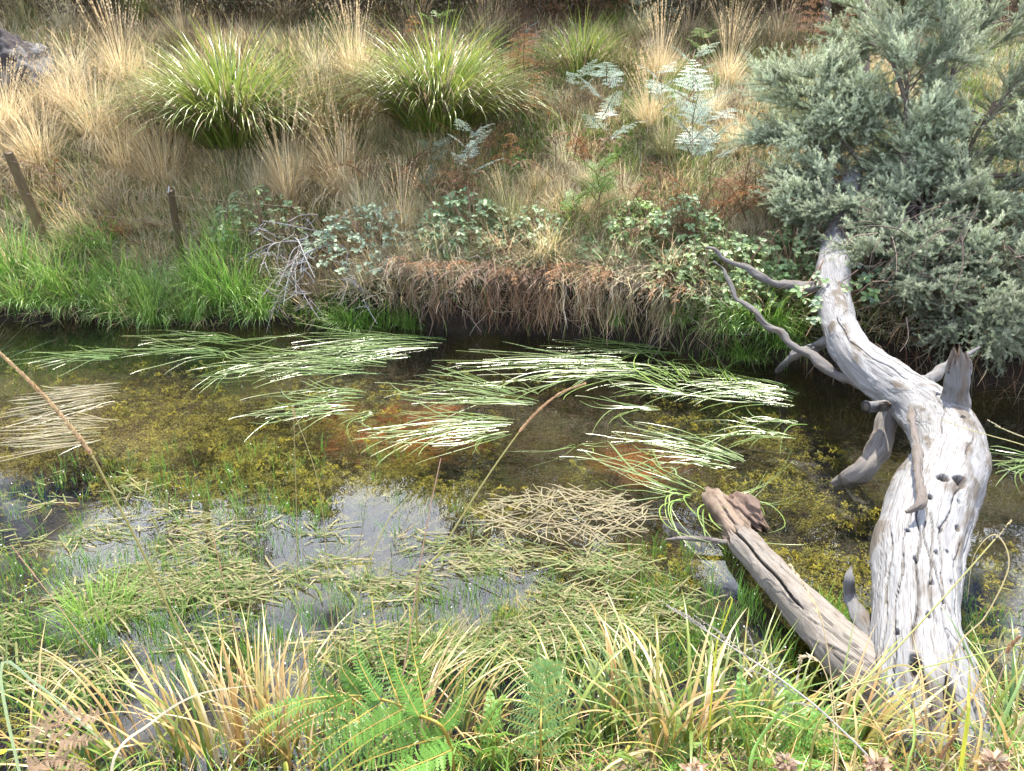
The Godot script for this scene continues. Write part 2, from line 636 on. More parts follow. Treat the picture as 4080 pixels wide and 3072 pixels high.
func materials() -> void:
	M.dry = mat(0.62, 0.85, 0.4)
	M.thatch = mat(0.7, 0.15, 0.35)
	M.leaf = mat(0.42, 0.7, 0.5)
	M.glossy = mat(0.30, 0.7, 0.6)
	M.reed = mat(0.25, 0.25, 0.55)
	M.fern = mat(0.45, 0.75, 0.45)
	M.needle = mat(0.6, 0.5, 0.35)
	M.twig = mat(0.75, 0.0, 0.4)
	M.palewood = mat(0.85, 0.0, 0.3)
	M.weed = mat(0.6, 0.3, 0.3)
	M.ground = mat(0.95, 0.0, 0.2)
	M.ground.heightmap_enabled = true
	M.ground.heightmap_texture = noise_tex(0.03, 5, 21)
	M.ground.heightmap_scale = 3.0
	M.ground.uv1_triplanar = true
	M.ground.uv1_world_triplanar = true
	M.ground.uv1_scale = Vector3(1.3, 1.3, 1.3)
	M.wood = mat(0.72, 0.0, 0.4)
	M.wood.heightmap_enabled = true
	M.wood.heightmap_texture = grain_picture()
	M.wood.heightmap_scale = 0.22
	M.wood.albedo_texture = grain_tint()
	M.wood.uv1_scale = Vector3(2, 0.9, 1)
	M.rock = mat(0.85, 0.0, 0.4)
	M.rock.heightmap_enabled = true
	M.rock.heightmap_texture = noise_tex(0.05, 5, 9)
	M.rock.heightmap_scale = 3.0
	M.rock.uv1_triplanar = true
	M.rock.uv1_scale = Vector3(2.5, 2.5, 2.5)
	var w := StandardMaterial3D.new()
	w.transparency = BaseMaterial3D.TRANSPARENCY_ALPHA
	w.albedo_color = Color(0.10, 0.12, 0.08, 0.01)
	w.roughness = 0.0
	w.metallic_specular = 0.45
	w.normal_enabled = true
	w.normal_texture = noise_tex(0.012, 3, 31, true, 1.2)
	w.normal_scale = 0.10
	w.uv1_triplanar = true
	w.uv1_world_triplanar = true
	w.uv1_scale = Vector3(0.55, 0.55, 0.55)
	M.water = w

var grain_im: Image
func grain_picture() -> ImageTexture:
	var s := 768
	var f := FastNoiseLite.new()
	f.seed = 71
	f.frequency = 1.0
	f.fractal_octaves = 4
	grain_im = Image.create(s, s, false, Image.FORMAT_RGBA8)
	for y in s:
		var v := float(y) / s
		for x in s:
			var a := TAU * x / s
			var warp := 0.07 * f.get_noise_2d(cos(TAU * v) * 1.3 + 9.0, sin(TAU * v) * 1.3)
			var g := f.get_noise_3d(cos(a + warp) * 14.0, sin(a + warp) * 14.0, 1.1 * sin(TAU * v)) * 0.6 + f.get_noise_3d(cos(a + warp) * 34.0, sin(a + warp) * 34.0, 2.6 * sin(TAU * v + 1.0)) * 0.5
			var q := clampf(0.55 + g * 0.9, 0.0, 1.0)
			grain_im.set_pixel(x, y, Color(q, q, q))
	return ImageTexture.create_from_image(grain_im)

func grain_tint() -> ImageTexture:
	var s := grain_im.get_width()
	var im := Image.create(s, s, false, Image.FORMAT_RGBA8)
	for y in s:
		for x in s:
			var q := grain_im.get_pixel(x, y).r
			var k := smoothstep(0.12, 0.5, q)
			im.set_pixel(x, y, Color(0.66, 0.60, 0.54).lerp(Color(1, 1, 1), k))
	return ImageTexture.create_from_image(im)

# ------------------------------------------------------------------ ground and water
func ground_and_water() -> void:
	var xs := []
	for x in [-220, -140, -90, -60, -40, -28, -20, -15, -12, -10.5, -9.3]:
		xs.append(float(x))
	for k in 276:
		xs.append(-8.4 + k * 0.06)
	for x in [9, 10, 12, 15, 20, 28, 40, 60, 90, 140, 220]:
		xs.append(float(x))
	var ds := []
	for d in [-220, -120, -60, -30, -12, -5, -2, -0.8, 0.2, 0.8]:
		ds.append(float(d))
	for k in 206:
		ds.append(1.3 + k * 0.06)
	for d in [14, 14.5, 15.2, 16, 17.5, 19, 21, 24, 28, 34, 42, 55, 75, 110, 160, 220]:
		ds.append(float(d))
	var b := Buf.new()
	for d in ds:
		for x in xs:
			var y := height(x, -d)
			var c := lin(0.13, 0.10, 0.065).lerp(lin(0.20, 0.155, 0.10), 0.5 + 0.5 * fine.get_noise_2d(x * 90, d * 90))
			if y < 0.0:
				var q := clampf(0.5 + 0.9 * fine.get_noise_2d(x * 40.0 + 7.0, d * 40.0), 0.0, 1.0)
				c = lin(0.010, 0.009, 0.004).lerp(lin(0.034, 0.028, 0.010), q)
				# bare clay of the bed, and drowned fern litter, rusty
				for o in [[Vector2(-0.947, -6.296), 0.8], [Vector2(1.045, -5.706), 0.45], [Vector2(-1.728, -6.73), 0.4]]:
					var g: float = Vector2(x, -d).distance_to(o[0]) / o[1]
					c = c.lerp(lin(0.16, 0.055, 0.015), 0.8 * (1.0 - smoothstep(0.3, 1.1, g + 0.5 * fine.get_noise_2d(x * 110.0, d * 110.0))))
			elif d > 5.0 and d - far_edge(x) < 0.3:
				c = lin(0.022, 0.017, 0.013)  # wet soil of the undercut, its shade put into the colour
			elif d > 12.3 and d < 13.2:
				c = lin(0.12, 0.072, 0.045).lerp(lin(0.09, 0.075, 0.05), 0.5 + 0.5 * fine.get_noise_2d(x * 70, d * 70))
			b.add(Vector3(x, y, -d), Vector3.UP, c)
	var w := xs.size()
	for j in ds.size() - 1:
		for k in w - 1:
			var q := j * w + k
			b.i.append_array([q, q + w, q + 1, q + 1, q + w, q + w + 1])
	for j in ds.size():
		for k in w:
			var du: Vector3 = b.v[j * w + mini(k + 1, w - 1)] - b.v[j * w + maxi(k - 1, 0)]
			var dv: Vector3 = b.v[mini(j + 1, ds.size() - 1) * w + k] - b.v[maxi(j - 1, 0) * w + k]
			b.n[j * w + k] = du.cross(dv).normalized()
	setting("ground", b.mesh(), M.ground)
	var wb := Buf.new()
	var q0 := [Vector3(-45, 0, -1.5), Vector3(45, 0, -1.5), Vector3(45, 0, -9.6), Vector3(-45, 0, -9.6)]
	for p in q0:
		wb.add(p, Vector3.UP, Color.WHITE)
	wb.i.append_array([0, 2, 1, 0, 3, 2])
	setting("water", wb.mesh(), M.water)

# ------------------------------------------------------------------ drowned water plants
func underwater() -> void:
	var b := Buf.new()
	for k in 11:
		var t := k / 10.0
		var p := Vector3(t * 0.05, 0.012 * sin(t * 5.0), 0.01 * sin(t * 7.0))
		for s in 2:
			var a := R(0, TAU)
			var dir := Vector3(R(0.1, 0.8), cos(a) * 0.5, sin(a)).normalized()
			leaflet(b, p, dir, Vector3(R(-0.4, 0.4), 1, R(-0.4, 0.4)).normalized(), R(0.016, 0.028), R(0.005, 0.008), vary(Color(1, 1, 1), 0.2))
	var sprig := b.mesh()
	var xf := []
	var cols := []
	var spots := [[Vector2(-2.189, -5.806), 1.7, 0.8, 1.0], [Vector2(-2.584, -5.083), 1.5, 0.7, 0.9], [Vector2(-1.352, -5.083), 1.2, 0.55, 1.0], [Vector2(-0.398, -4.777), 0.9, 0.5, 0.7], [Vector2(1.867, -4.568), 0.55, 0.5, 1.0], [Vector2(1.676, -3.719), 0.5, 0.4, 1.0], [Vector2(1.405, -3.367), 0.6, 0.35, 1.0],
		[Vector2(1.811, -5.083), 0.7, 0.4, 0.8], [Vector2(2.54, -3.408), 0.35, 0.5, 1.0], [Vector2(2.186, -2.715), 0.35, 0.4, 1.0], [Vector2(-1.411, -2.715), 0.9, 0.35, 0.8], [Vector2(-0.492, -3.408), 0.8, 0.5, 0.6], [Vector2(-3.792, -5.609), 0.8, 0.6, 0.8], [Vector2(0.463, -3.408), 0.9, 0.4, 0.6],
		[Vector2(0.821, -2.866), 0.5, 0.3, 0.9], [Vector2(-2.4, -3.626), 1.0, 0.5, 0.5], [Vector2(0.187, -6.73), 1.2, 0.5, 0.35], [Vector2(-3.491, -6.864), 1.8, 0.4, 0.5], [Vector2(1.696, -5.806), 0.7, 0.4, 0.6], [Vector2(2.507, -4.777), 0.4, 0.5, 0.5]]
	for s in spots:
		var n := int(2600.0 * s[1] * s[2] * s[3])
		for k in n:
			var a := R(0, TAU)
			var r := sqrt(rng.randf())
			var x: float = s[0].x + cos(a) * r * s[1] * 1.25
			var z: float = s[0].y + sin(a) * r * s[2] * 1.25
			if fine.get_noise_2d(x * 55.0, z * 55.0) < -0.12 + 0.3 * r - 0.3 * s[3]:
				continue
			var bed := height(x, z)
			if bed > -0.015:
				continue
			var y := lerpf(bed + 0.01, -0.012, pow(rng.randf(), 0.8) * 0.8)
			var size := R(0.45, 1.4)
			var low := clampf(-y / 0.22, 0.0, 1.0)  # deeper sprigs painted darker for the light lost in water
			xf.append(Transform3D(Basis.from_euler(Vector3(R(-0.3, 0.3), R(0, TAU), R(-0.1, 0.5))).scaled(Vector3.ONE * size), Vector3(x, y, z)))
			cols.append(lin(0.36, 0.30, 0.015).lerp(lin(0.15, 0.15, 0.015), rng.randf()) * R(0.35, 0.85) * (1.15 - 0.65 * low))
	var b2 := Buf.new()
	for k in 4:
		var st := Vector3(R(-0.02, 0.02), 0, R(-0.02, 0.02))
		for j in 9:
			var p := st + Vector3(j * 0.009, 0.004 * sin(j * 1.3 + k), 0).rotated(Vector3.UP, k * 1.6)
			var a := R(0, TAU)
			leaflet(b2, p, Vector3(cos(a), R(0.0, 0.4), sin(a)).normalized(), Vector3(R(-0.4, 0.4), 1, R(-0.4, 0.4)).normalized(), R(0.012, 0.02), R(0.003, 0.005), vary(Color(1, 1, 1), 0.25))
	var half_at := []
	var half_col := []
	for k in range(xf.size() - 1, -1, -1):
		var at: Vector3 = xf[k].origin
		if fine.get_noise_2d(at.x * 80.0 + 300.0, at.z * 80.0) > 0.0:
			half_at.append(xf[k])
			half_col.append(cols[k])
			xf.remove_at(k)
			cols.remove_at(k)
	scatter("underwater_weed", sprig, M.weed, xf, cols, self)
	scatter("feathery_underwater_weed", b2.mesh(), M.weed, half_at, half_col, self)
	# fine drowned threads, brownish
	var tb := Buf.new()
	for k in 9:
		blade(tb, Vector3(R(-0.05, 0.05), R(-0.01, 0.01), R(-0.05, 0.05)), R(0, TAU), R(1.2, 1.7), R(0.06, 0.16), 0.003, R(-0.3, 0.3), 4, Color(1, 1, 1), Color(0.8, 0.8, 0.8), 0.8, 0.3)
	xf = []
	cols = []
	for k in 6000:
		var x := R(-5.0, 4.5)
		var z := -R(2.2, 8.2)
		var bed := height(x, z)
		if bed > -0.03:
			continue
		xf.append(Transform3D(Basis.from_euler(Vector3(0, R(0, TAU), 0)), Vector3(x, lerpf(bed + 0.01, -0.02, rng.randf() * 0.4), z)))
		cols.append(lin(0.022, 0.018, 0.007).lerp(lin(0.04, 0.025, 0.01), rng.randf()) * R(0.6, 1.4))
	scatter("bed_litter", tb.mesh(), M.weed, xf, cols, self)

# ------------------------------------------------------------------ hillside cover, nobody could count it
func hill_cover() -> void:
	var kinds := [["dry_grass_cover", STRAW, 26, 0.10, 0.30, 0.005, 1.1], ["pale_grass_cover", PALE, 26, 0.10, 0.26, 0.005, 1.2], ["brown_litter_cover", RUST + DULL + PALE, 22, 0.06, 0.20, 0.008, 1.45], ["green_undergrowth", OLIVE + GREEN, 26, 0.10, 0.32, 0.007, 1.2]]
	for kd in kinds.size():
		var info: Array = kinds[kd]
		var mesh := tussock_mesh(info[2], 0.09, info[3], info[4], info[5], info[6], 1.1, info[1], pick(info[1]))
		var mesh2 := tussock_mesh(info[2], 0.12, info[3], info[4], info[5], info[6], 1.4, info[1], pick(info[1]))
		for half in 2:
			var xf := []
			var cols := []
			for k in 5200:
				var x := R(-7.5, 7.0)
				var e := far_edge(x)
				var d := R(e + 0.12, 13.4)
				var q := bumps.get_noise_2d(x * 45.0 + kd * 700.0, d * 45.0)
				var want := 0.10
				if kd == 2:
					want = 0.1 - 0.38 * smoothstep(-1.6, 0.0, x)
					if d > 12.2:
						want = -0.6
				elif kd == 3:
					want = -0.15 if d - e < 1.6 else 0.02 if x > -1.2 else 0.15
				elif kd == 0:
					want = -0.22 if x < -1.0 else 0.08
				else:
					want = -0.12 if x < -0.5 else 0.0
				if Vector2(x, -d).distance_to(Vector2(-3.902, -9.09)) < 0.28 or Vector2(x, -d).distance_to(Vector2(-5.646, -9.384)) < 0.28:
					continue
				if kd < 3 and x < -1.6 and d - e < 0.65 and rng.randf() < 0.75:
					continue
				if q < want - 0.12 or (d > 12.25 and kd < 2 and rng.randf() < 0.75):
					continue
				var up := Vector3(0, 1, 0.35).normalized()
				var bs := Basis(Quaternion(Vector3.UP, up)) * Basis.from_euler(Vector3(0, R(0, TAU), 0))
				xf.append(Transform3D(bs.scaled(Vector3.ONE * R(0.7, 1.45) * (1.3 if kd < 2 and x < -0.5 else 1.0)), Vector3(x, height(x, -d) - 0.01, -d)))
				cols.append(Color(1, 1, 1) * R(0.75, 1.15))
			scatter(info[0], mesh if half == 0 else mesh2, M.dry, xf, cols, self)
	# flat land above the bank and beyond, thinly
	var far_mesh := tussock_mesh(40, 0.2, 0.2, 0.5, 0.012, 1.0, 1.0, STRAW + DULL, STRAW[1])
	var xf2 := []
	var cols2 := []
	for k in 2500:
		var x := R(-26, 26)
		var d := R(13.0, 30.0)
		xf2.append(Transform3D(Basis.from_euler(Vector3(0, R(0, TAU), 0)).scaled(Vector3.ONE * R(0.8, 1.7)), Vector3(x, height(x, -d), -d)))
		cols2.append(Color(1, 1, 1) * R(0.7, 1.1))
	for k in 2500:
		var x := R(7.0, 20.0) * (1.0 if rng.randf() < 0.5 else -1.0)
		var d := R(far_edge(x) + 0.2, 13.0)
		xf2.append(Transform3D(Basis.from_euler(Vector3(0, R(0, TAU), 0)).scaled(Vector3.ONE * R(0.8, 1.5)), Vector3(x, height(x, -d), -d)))
		cols2.append(Color(1, 1, 1) * R(0.7, 1.1))
	for k in 1600:
		var x := R(-9.0, 9.0)
		var d := R(-6.0, 1.2)
		xf2.append(Transform3D(Basis.from_euler(Vector3(0, R(0, TAU), 0)).scaled(Vector3.ONE * R(0.3, 0.6)), Vector3(x, height(x, -d), -d)))
		cols2.append(Color(1, 1, 1) * R(0.7, 1.1))
	scatter("far_grass_cover", far_mesh, M.dry, xf2, cols2, self)

# ------------------------------------------------------------------ tussocks, ferns, brambles on the hill: each its own thing
func hill_plants() -> void:
	# variants, shared by alike plants: fountain (skirted), upright, dull, olive
	var V := {}
	for k in 3:
		V["fountain%d" % k] = tussock_mesh(760, 0.16, 0.5, 0.92, 0.0055, 1.35, 1.75, STRAW, PALE[1], 22, 0.95)
		V["upright%d" % k] = tussock_mesh(380, 0.12, 0.45, 0.9, 0.005, 0.75, 1.0, STRAW, STRAW[3], 30, 1.1)
		V["skirt%d" % k] = tussock_mesh(480, 0.12, 0.4, 0.7, 0.0055, 1.25, 1.7, PALE, PALE[1], 6, 0.7)
		V["dull%d" % k] = tussock_mesh(420, 0.14, 0.45, 0.85, 0.006, 1.0, 1.2, DULL, DULL[2], 10, 0.9)
		V["olive%d" % k] = tussock_mesh(420, 0.14, 0.4, 0.8, 0.006, 1.0, 1.2, OLIVE, PALE[1], 12, 0.9)
	var list := [
		[Vector2(-6.045, -10.375), "fountain", 1.1, "broad golden grass tussock at the picture's edge below the dark rock"],
		[Vector2(-6.617, -10.677), "upright", 1.0, "upright straw grass right under the dark rock"],
		[Vector2(-5.429, -10.677), "fountain", 1.1, "pale blond grass tussock between the dark rock and the large green mat-rush"],
		[Vector2(-5.931, -11.035), "fountain", 0.8, "small bleached grass tussock just to the side of the dark rock"],
		[Vector2(-4.392, -10.047), "fountain", 1.05, "bright golden tussock with a grey skirt above the thin fence post"],
		[Vector2(-4.974, -10.283), "fountain", 0.9, "blond tussock leaning against the bright golden one above the thin post"],
		[Vector2(-5.374, -11.528), "upright", 1.1, "tall upright golden grass beside the large green mat-rush, on its rock side"],
		[Vector2(-4.854, -11.067), "upright", 0.8, "loose straw grass touching the rock-side edge of the large green mat-rush"],
		[Vector2(-2.747, -9.732), "upright", 1.0, "orange-gold upright tussock below the large green mat-rush"],
		[Vector2(-2.653, -9.995), "skirt", 0.9, "pale drooping tuft at the foot of the orange-gold tussock"],
		[Vector2(-2.085, -9.904), "fountain", 1.25, "big soft golden tussock between the two green mat-rushes"],
		[Vector2(-2.471, -10.666), "fountain", 0.95, "bleached feathery tussock in the gap between the two mat-rushes, higher up"],
		[Vector2(-2.156, -11.507), "upright", 1.05, "brownish upright grass with feathery heads behind the gap between the mat-rushes"],
		[Vector2(-2.682, -11.582), "skirt", 0.9, "grey-white grass tuft in the gap beside the feathery brownish grass"],
		[Vector2(-1.261, -9), "upright", 0.7, "short straw tussock above the bank edge among brambles"],
		[Vector2(-3.471, -9.763), "olive", 0.7, "small yellow-green tuft beside the thin fence post, on its far side"],
		[Vector2(-4.002, -10.468), "upright", 0.85, "sparse stalks in the shadow under the large green mat-rush"],
		[Vector2(-6.022, -11.539), "skirt", 1.0, "grey-green grass tuft uphill of the dark rock"],
		[Vector2(-7.075, -12.384), "olive", 1.1, "olive tuft in the top corner above the dark rock"],
		[Vector2(-6.466, -12.384), "skirt", 1.0, "faded tuft at the top beside the olive corner tuft"],
		[Vector2(-7.149, -12.073), "skirt", 0.9, "faded silvery tuft just above the dark rock"],
		[Vector2(-4.69, -12.073), "dull", 0.9, "shaded stalky grass at the top behind the large green mat-rush"],
		[Vector2(-0.338, -12.053), "dull", 1.2, "dark olive tussock in the shade at the top between two mat-rushes"],
		[Vector2(-1.402, -12.484), "dull", 1.0, "brown shaded tuft at the top above the second mat-rush"],
		[Vector2(-3.307, -12.484), "dull", 1.0, "brown grass hanging in shade above the large mat-rush"],
		[Vector2(0.668, -9.761), "skirt", 1.1, "silver skirted tuft in the middle of the slope beside the second mat-rush"],
		[Vector2(1.24, -8.827), "skirt", 0.95, "pale round tuft with combed white blades above the green fern bush"],
		[Vector2(0.83, -9.265), "skirt", 0.8, "brown-topped pale tuft over the rusty hollow"],
		[Vector2(1.678, -9.952), "upright", 0.95, "narrow golden tuft standing between silver bracken fronds"],
		[Vector2(1.972, -11.109), "upright", 0.95, "tall straw grass at the top between pale bracken plants"],
		[Vector2(2.768, -10.703), "upright", 0.95, "orange upright grass near the shrub's outermost twigs"],
		[Vector2(2.578, -8.566), "skirt", 1.15, "combed straw tussock hanging over dead bracken next to the grey shrub"],
		[Vector2(2.613, -9.405), "fountain", 0.8, "yellowish tuft between the tall silver bracken and the grey shrub"],
		[Vector2(2.481, -10.094), "skirt", 0.9, "pale tuft below the orange upright grass"],
		[Vector2(-0.005, -8.719), "olive", 0.95, "yellow-green fine tussock in the middle above the brambles"],
		[Vector2(-0.356, -9.21), "olive", 0.6, "little green-gold tuft under the silver bracken in the middle"],
		[Vector2(0.292, -9.259), "olive", 0.6, "low bright grass patch beside the rusty hollow"],
		[Vector2(1.801, -9.358), "olive", 0.9, "blue-green loose grass behind the tall silver bracken stems"],
		[Vector2(2.547, -12.097), "dull", 1.1, "shaded skirted tussock near the top beside the dark mounds"],
		[Vector2(3.046, -11.802), "dull", 1.2, "dark mound of grass with a hanging beard near the top"],
		[Vector2(3.721, -11.78), "dull", 1.0, "grey-brown shaded grass beside the bare tree trunk"],
		[Vector2(1.802, -11.976), "olive", 0.8, "faded green tuft at the top among pale bracken"],
		[Vector2(0.267, -10.78), "skirt", 0.7, "small grey tuft between brown dead bracken heads high on the slope"],
		[Vector2(-1.624, -10.249), "olive", 0.8, "dark green tuft in the shade under the second mat-rush"],
		[Vector2(-3.141, -9.843), "skirt", 0.8, "fallen pale grass below the shadow of the large mat-rush"],
		[Vector2(-0.65, -10.907), "olive", 0.7, "tuft of fine grass inside the edge of the second mat-rush"],
		[Vector2(-4.883, -9.644), "dull", 0.7, "grey matted grass between the two fence posts"],
		[Vector2(-1.748, -9.369), "skirt", 0.9, "pale fallen tuft above the bare white branches"],
	]
	for k in list.size():
		var r: Array = list[k]
		var o := thing("grass_tussock", r[3], "grass tussock", on(r[0]), R(0, TAU), "grass tussocks on the far bank")
		o.scale = Vector3(R(0.85, 1.15), R(0.9, 1.1), R(0.85, 1.1)) * r[2] * (1.08 if r[0].x < -1.2 else 0.88)
		o.rotation.z = R(-0.12, 0.12)
		part("blades", V["%s%d" % [r[1], k % 3]], M.dry, o, "stuff")
	# green mat-rushes: broad glossy leaves, dead skirt below
	var rush := [
		[Vector2(-3.622, -10.589), 1.65, 1000, "largest green mat-rush tussock, leaves yellow-green on top and white with glare in front"],
		[Vector2(-0.947, -10.31), 1.55, 900, "second green mat-rush tussock, with brown ferns at its foot"],
		[Vector2(0.938, -11.324), 1.0, 420, "smaller yellow-green mat-rush tussock high in the middle of the slope"],
		[Vector2(-5.5, -12.551), 0.6, 180, "small bright green tuft in the shade at the very top"],
	]
	for r in rush:
		var o := thing("mat_rush", r[3], "mat-rush", on(r[0]), 0.0, "green mat-rushes on the slope")
		var b := Buf.new()
		for k in r[2]:
			var yaw := R(0, TAU)
			var f := sqrt(rng.randf())
			var rr := 0.26 * f
			var c := vary(pick(MATRUSH), 0.15)
			blade(b, Vector3(cos(yaw) * rr, 0.0, sin(yaw) * rr), yaw + R(-0.35, 0.35), 0.05 + 0.8 * f * R(0.6, 1.1), R(0.75, 1.15), R(0.009, 0.015), R(0.35, 0.9) + 1.25 * f, 9, c.darkened(0.3), c.lerp(lin(0.42, 0.38, 0.10), R(0.0, 0.35)), 1.0, 0.06)
		part("leaves", b.mesh(), M.glossy, o, "stuff")
		var s := Buf.new()
		for k in int(r[2] * 0.5):
			var yaw := R(0, TAU)
			var rr := R(0.2, 0.34)
			var c := vary(pick(DULL), 0.2)
			blade(s, Vector3(cos(yaw) * rr, 0.12, sin(yaw) * rr), yaw + R(-0.4, 0.4), R(0.5, 1.1), R(0.5, 0.95), 0.009, R(1.0, 1.8), 7, c, c, 1.0, 0.08)
		part("dead_skirt", s.mesh(), M.dry, o, "stuff")
		o.scale = Vector3(r[1] * R(0.9, 1.15), r[1], r[1] * R(0.85, 1.05))
		o.rotation = Vector3(R(0.0, 0.12), R(0, TAU), R(-0.1, 0.1))
	# silver bracken: stem with fronds
	var silver := lin(0.33, 0.43, 0.38)
	var greenf := lin(0.13, 0.26, 0.06)
	var bleak := lin(0.38, 0.44, 0.33)
	var ferns := [
		[Vector2(1.02, -8.957), 1.35, 7, silver, 0.62, "tall silver bracken on a thin stem in the middle of the slope"],
		[Vector2(0.82, -10.422), 0.6, 4, silver, 0.45, "small white frond above the tall middle bracken"],
		[Vector2(1.725, -9.572), 0.85, 6, silver, 0.5, "silver bracken behind the narrow golden tuft"],
		[Vector2(1.851, -8.386), 1.25, 11, silver, 0.62, "tallest white bracken near the grey shrub, many fronds in tiers"],
		[Vector2(2.124, -8.539), 0.85, 6, silver, 0.5, "silver bracken leaning to the combed straw tussock"],
		[Vector2(2.131, -9.722), 0.85, 6, silver.lerp(greenf, 0.35), 0.5, "greener bracken top over the tallest white bracken"],
		[Vector2(-0.507, -8.954), 0.95, 7, silver, 0.5, "silver bracken plant with a bright flat top in front of the second mat-rush"],
		[Vector2(-0.914, -9.423), 0.6, 6, silver.lerp(greenf, 0.2), 0.45, "lower silver bracken in front of the second mat-rush, rock-ward of the bright one"],
		[Vector2(-1.251, -10.073), 0.5, 5, silver.lerp(greenf, 0.3), 0.4, "grey-green fern under the second mat-rush's shaded side"],
		[Vector2(-0.64, -10.071), 0.6, 9, greenf, 0.5, "fresh green fern in front of the second mat-rush"],
		[Vector2(-1.055, -11.888), 0.5, 3, lin(0.2, 0.34, 0.1), 0.4, "single light green fern frond above the second mat-rush"],
		[Vector2(-3.301, -10.572), 0.55, 6, bleak, 0.5, "pale fern at the foot of the large mat-rush"],
		[Vector2(-2.851, -10.761), 0.5, 5, bleak, 0.45, "pale grey fern at the other foot of the large mat-rush"],
		[Vector2(1.819, -12.108), 0.6, 6, bleak, 0.5, "pale bracken at the top of the slope beside the straw grass"],
		[Vector2(2.325, -12.373), 0.6, 5, bleak, 0.5, "washed-out bracken at the top near the shaded skirted tussock"],
		[Vector2(0.125, -11.954), 0.35, 3, silver, 0.35, "tiny silver frond near the dark olive tussock"],
		[Vector2(2.491, -11.077), 0.6, 5, lin(0.22, 0.33, 0.14), 0.45, "greenish bracken under the shaded skirted tussock"],
		[Vector2(0.924, -8.422), 0.75, 12, lin(0.12, 0.24, 0.05), 0.5, "feathery bright green fern bush above the overhanging bank"],
		[Vector2(0.68, -8.529), 0.5, 8, lin(0.14, 0.27, 0.05), 0.42, "low green fern joined to the feathery fern bush"],
		[Vector2(3.114, -9.29), 0.6, 5, bleak, 0.5, "grey bracken fronds poking out at the shrub's edge"],
		[Vector2(3.632, -10.155), 0.6, 5, bleak, 0.5, "pale bracken half behind the shrub's upper twigs"],
	]
	for r in ferns:
		var o := thing("bracken_fern", r[5], "fern", on(r[0]), 0.0, "bracken ferns on the far bank")
		var b := Buf.new()
		var stem := vary(lin(0.16, 0.11, 0.05), 0.2)
		var hgt: float = r[1]
		twig(b, [Vector3(0, -0.05, 0), Vector3(R(-0.03, 0.03), hgt * 0.5, R(-0.02, 0.02)), Vector3(R(-0.05, 0.05), hgt, R(-0.03, 0.03))], 0.006, 0.002, 5, stem, stem)
		part("stem", b.mesh(), M.twig, o)
		for k in r[2]:
			var fb := Buf.new()
			var y: float = hgt * lerpf(0.45, 1.0, (k + 0.5) / r[2]) if hgt > 0.7 else hgt * R(0.1, 0.9)
			var le: float = r[4] * 0.88 * R(0.6, 1.15)
			frond(fb, Vector3(0, y, 0), k * 2.4 + R(-0.4, 0.4), R(0.6, 1.05), le, le * 0.85, R(0.4, 1.0), 9, vary(r[3], 0.12), stem, 0.15, 0.14)
			part("frond", fb.mesh(), M.fern, o)
	# dead bracken: curled rusty fronds
	var deads := [
		[Vector2(-1.021, -10.103), 0.55, 9, "rusty dead bracken hanging in front of the second mat-rush"],
		[Vector2(-0.783, -9.104), 0.5, 9, "red-brown dead bracken under the bright silver bracken"],
		[Vector2(-0.252, -9.43), 0.5, 8, "dead brown fern between the second mat-rush and the bright cushion of moss-green grass"],
		[Vector2(-0.274, -10.528), 0.6, 8, "dark brown dead bracken behind the second mat-rush's edge"],
		[Vector2(0.086, -10.982), 0.7, 9, "greyish-brown dead bracken high on the middle slope"],
		[Vector2(0.428, -10.142), 0.55, 7, "withered fern beside the silver skirted tuft"],
		[Vector2(0.671, -9.296), 0.5, 9, "rust-red hollow of dead bracken under a bare twig"],
		[Vector2(1.489, -8.578), 0.45, 8, "withered bracken between the pale round tuft and the tallest white bracken"],
		[Vector2(2.107, -7.96), 0.5, 10, "orange-brown dead bracken below the combed straw tussock"],
		[Vector2(2.535, -7.976), 0.5, 10, "dead bracken heap under the grey shrub's lower twigs"],
		[Vector2(1.589, -7.915), 0.45, 9, "rusty curled fern over the bank edge beside the green fern bush"],
		[Vector2(0.568, -12.384), 0.7, 9, "brown dead bracken in shade at the top middle"],
		[Vector2(1.32, -12.484), 0.7, 8, "grey-brown dead bracken at the top above the yellow-green mat-rush"],
		[Vector2(-1.608, -11.833), 0.5, 7, "dead fern behind the second mat-rush in shadow"],
		[Vector2(-1.541, -9.537), 0.5, 8, "reddish dead fern beside the big soft golden tussock"],
		[Vector2(4.04, -11.335), 0.7, 9, "brown dead bracken below the bare tree trunk"],
		[Vector2(-5.585, -9.733), 0.4, 6, "dark dried herb beside the leaning post"],
		[Vector2(-4.448, -9.198), 0.4, 7, "dead brown herb between the posts above the lush grass"],
	]
	for r in deads:
		var o := thing("dead_bracken", r[3], "dead fern", on(r[0]), 0.0, "dead bracken on the far bank")
		for k in r[2]:
			var fb := Buf.new()
			var le: float = r[1] * R(0.8, 1.25)
			var c := vary(pick(RUST), 0.2)
			le *= 1.3
			frond(fb, Vector3(R(-0.25, 0.25), R(0.05, 0.3), R(-0.2, 0.2)), R(0, TAU), R(0.3, 1.0), le, le * 0.7, R(0.8, 2.0), 9, c, lin(0.13, 0.08, 0.05), 0.2, 0.6)
			part("frond", fb.mesh(), M.dry, o)
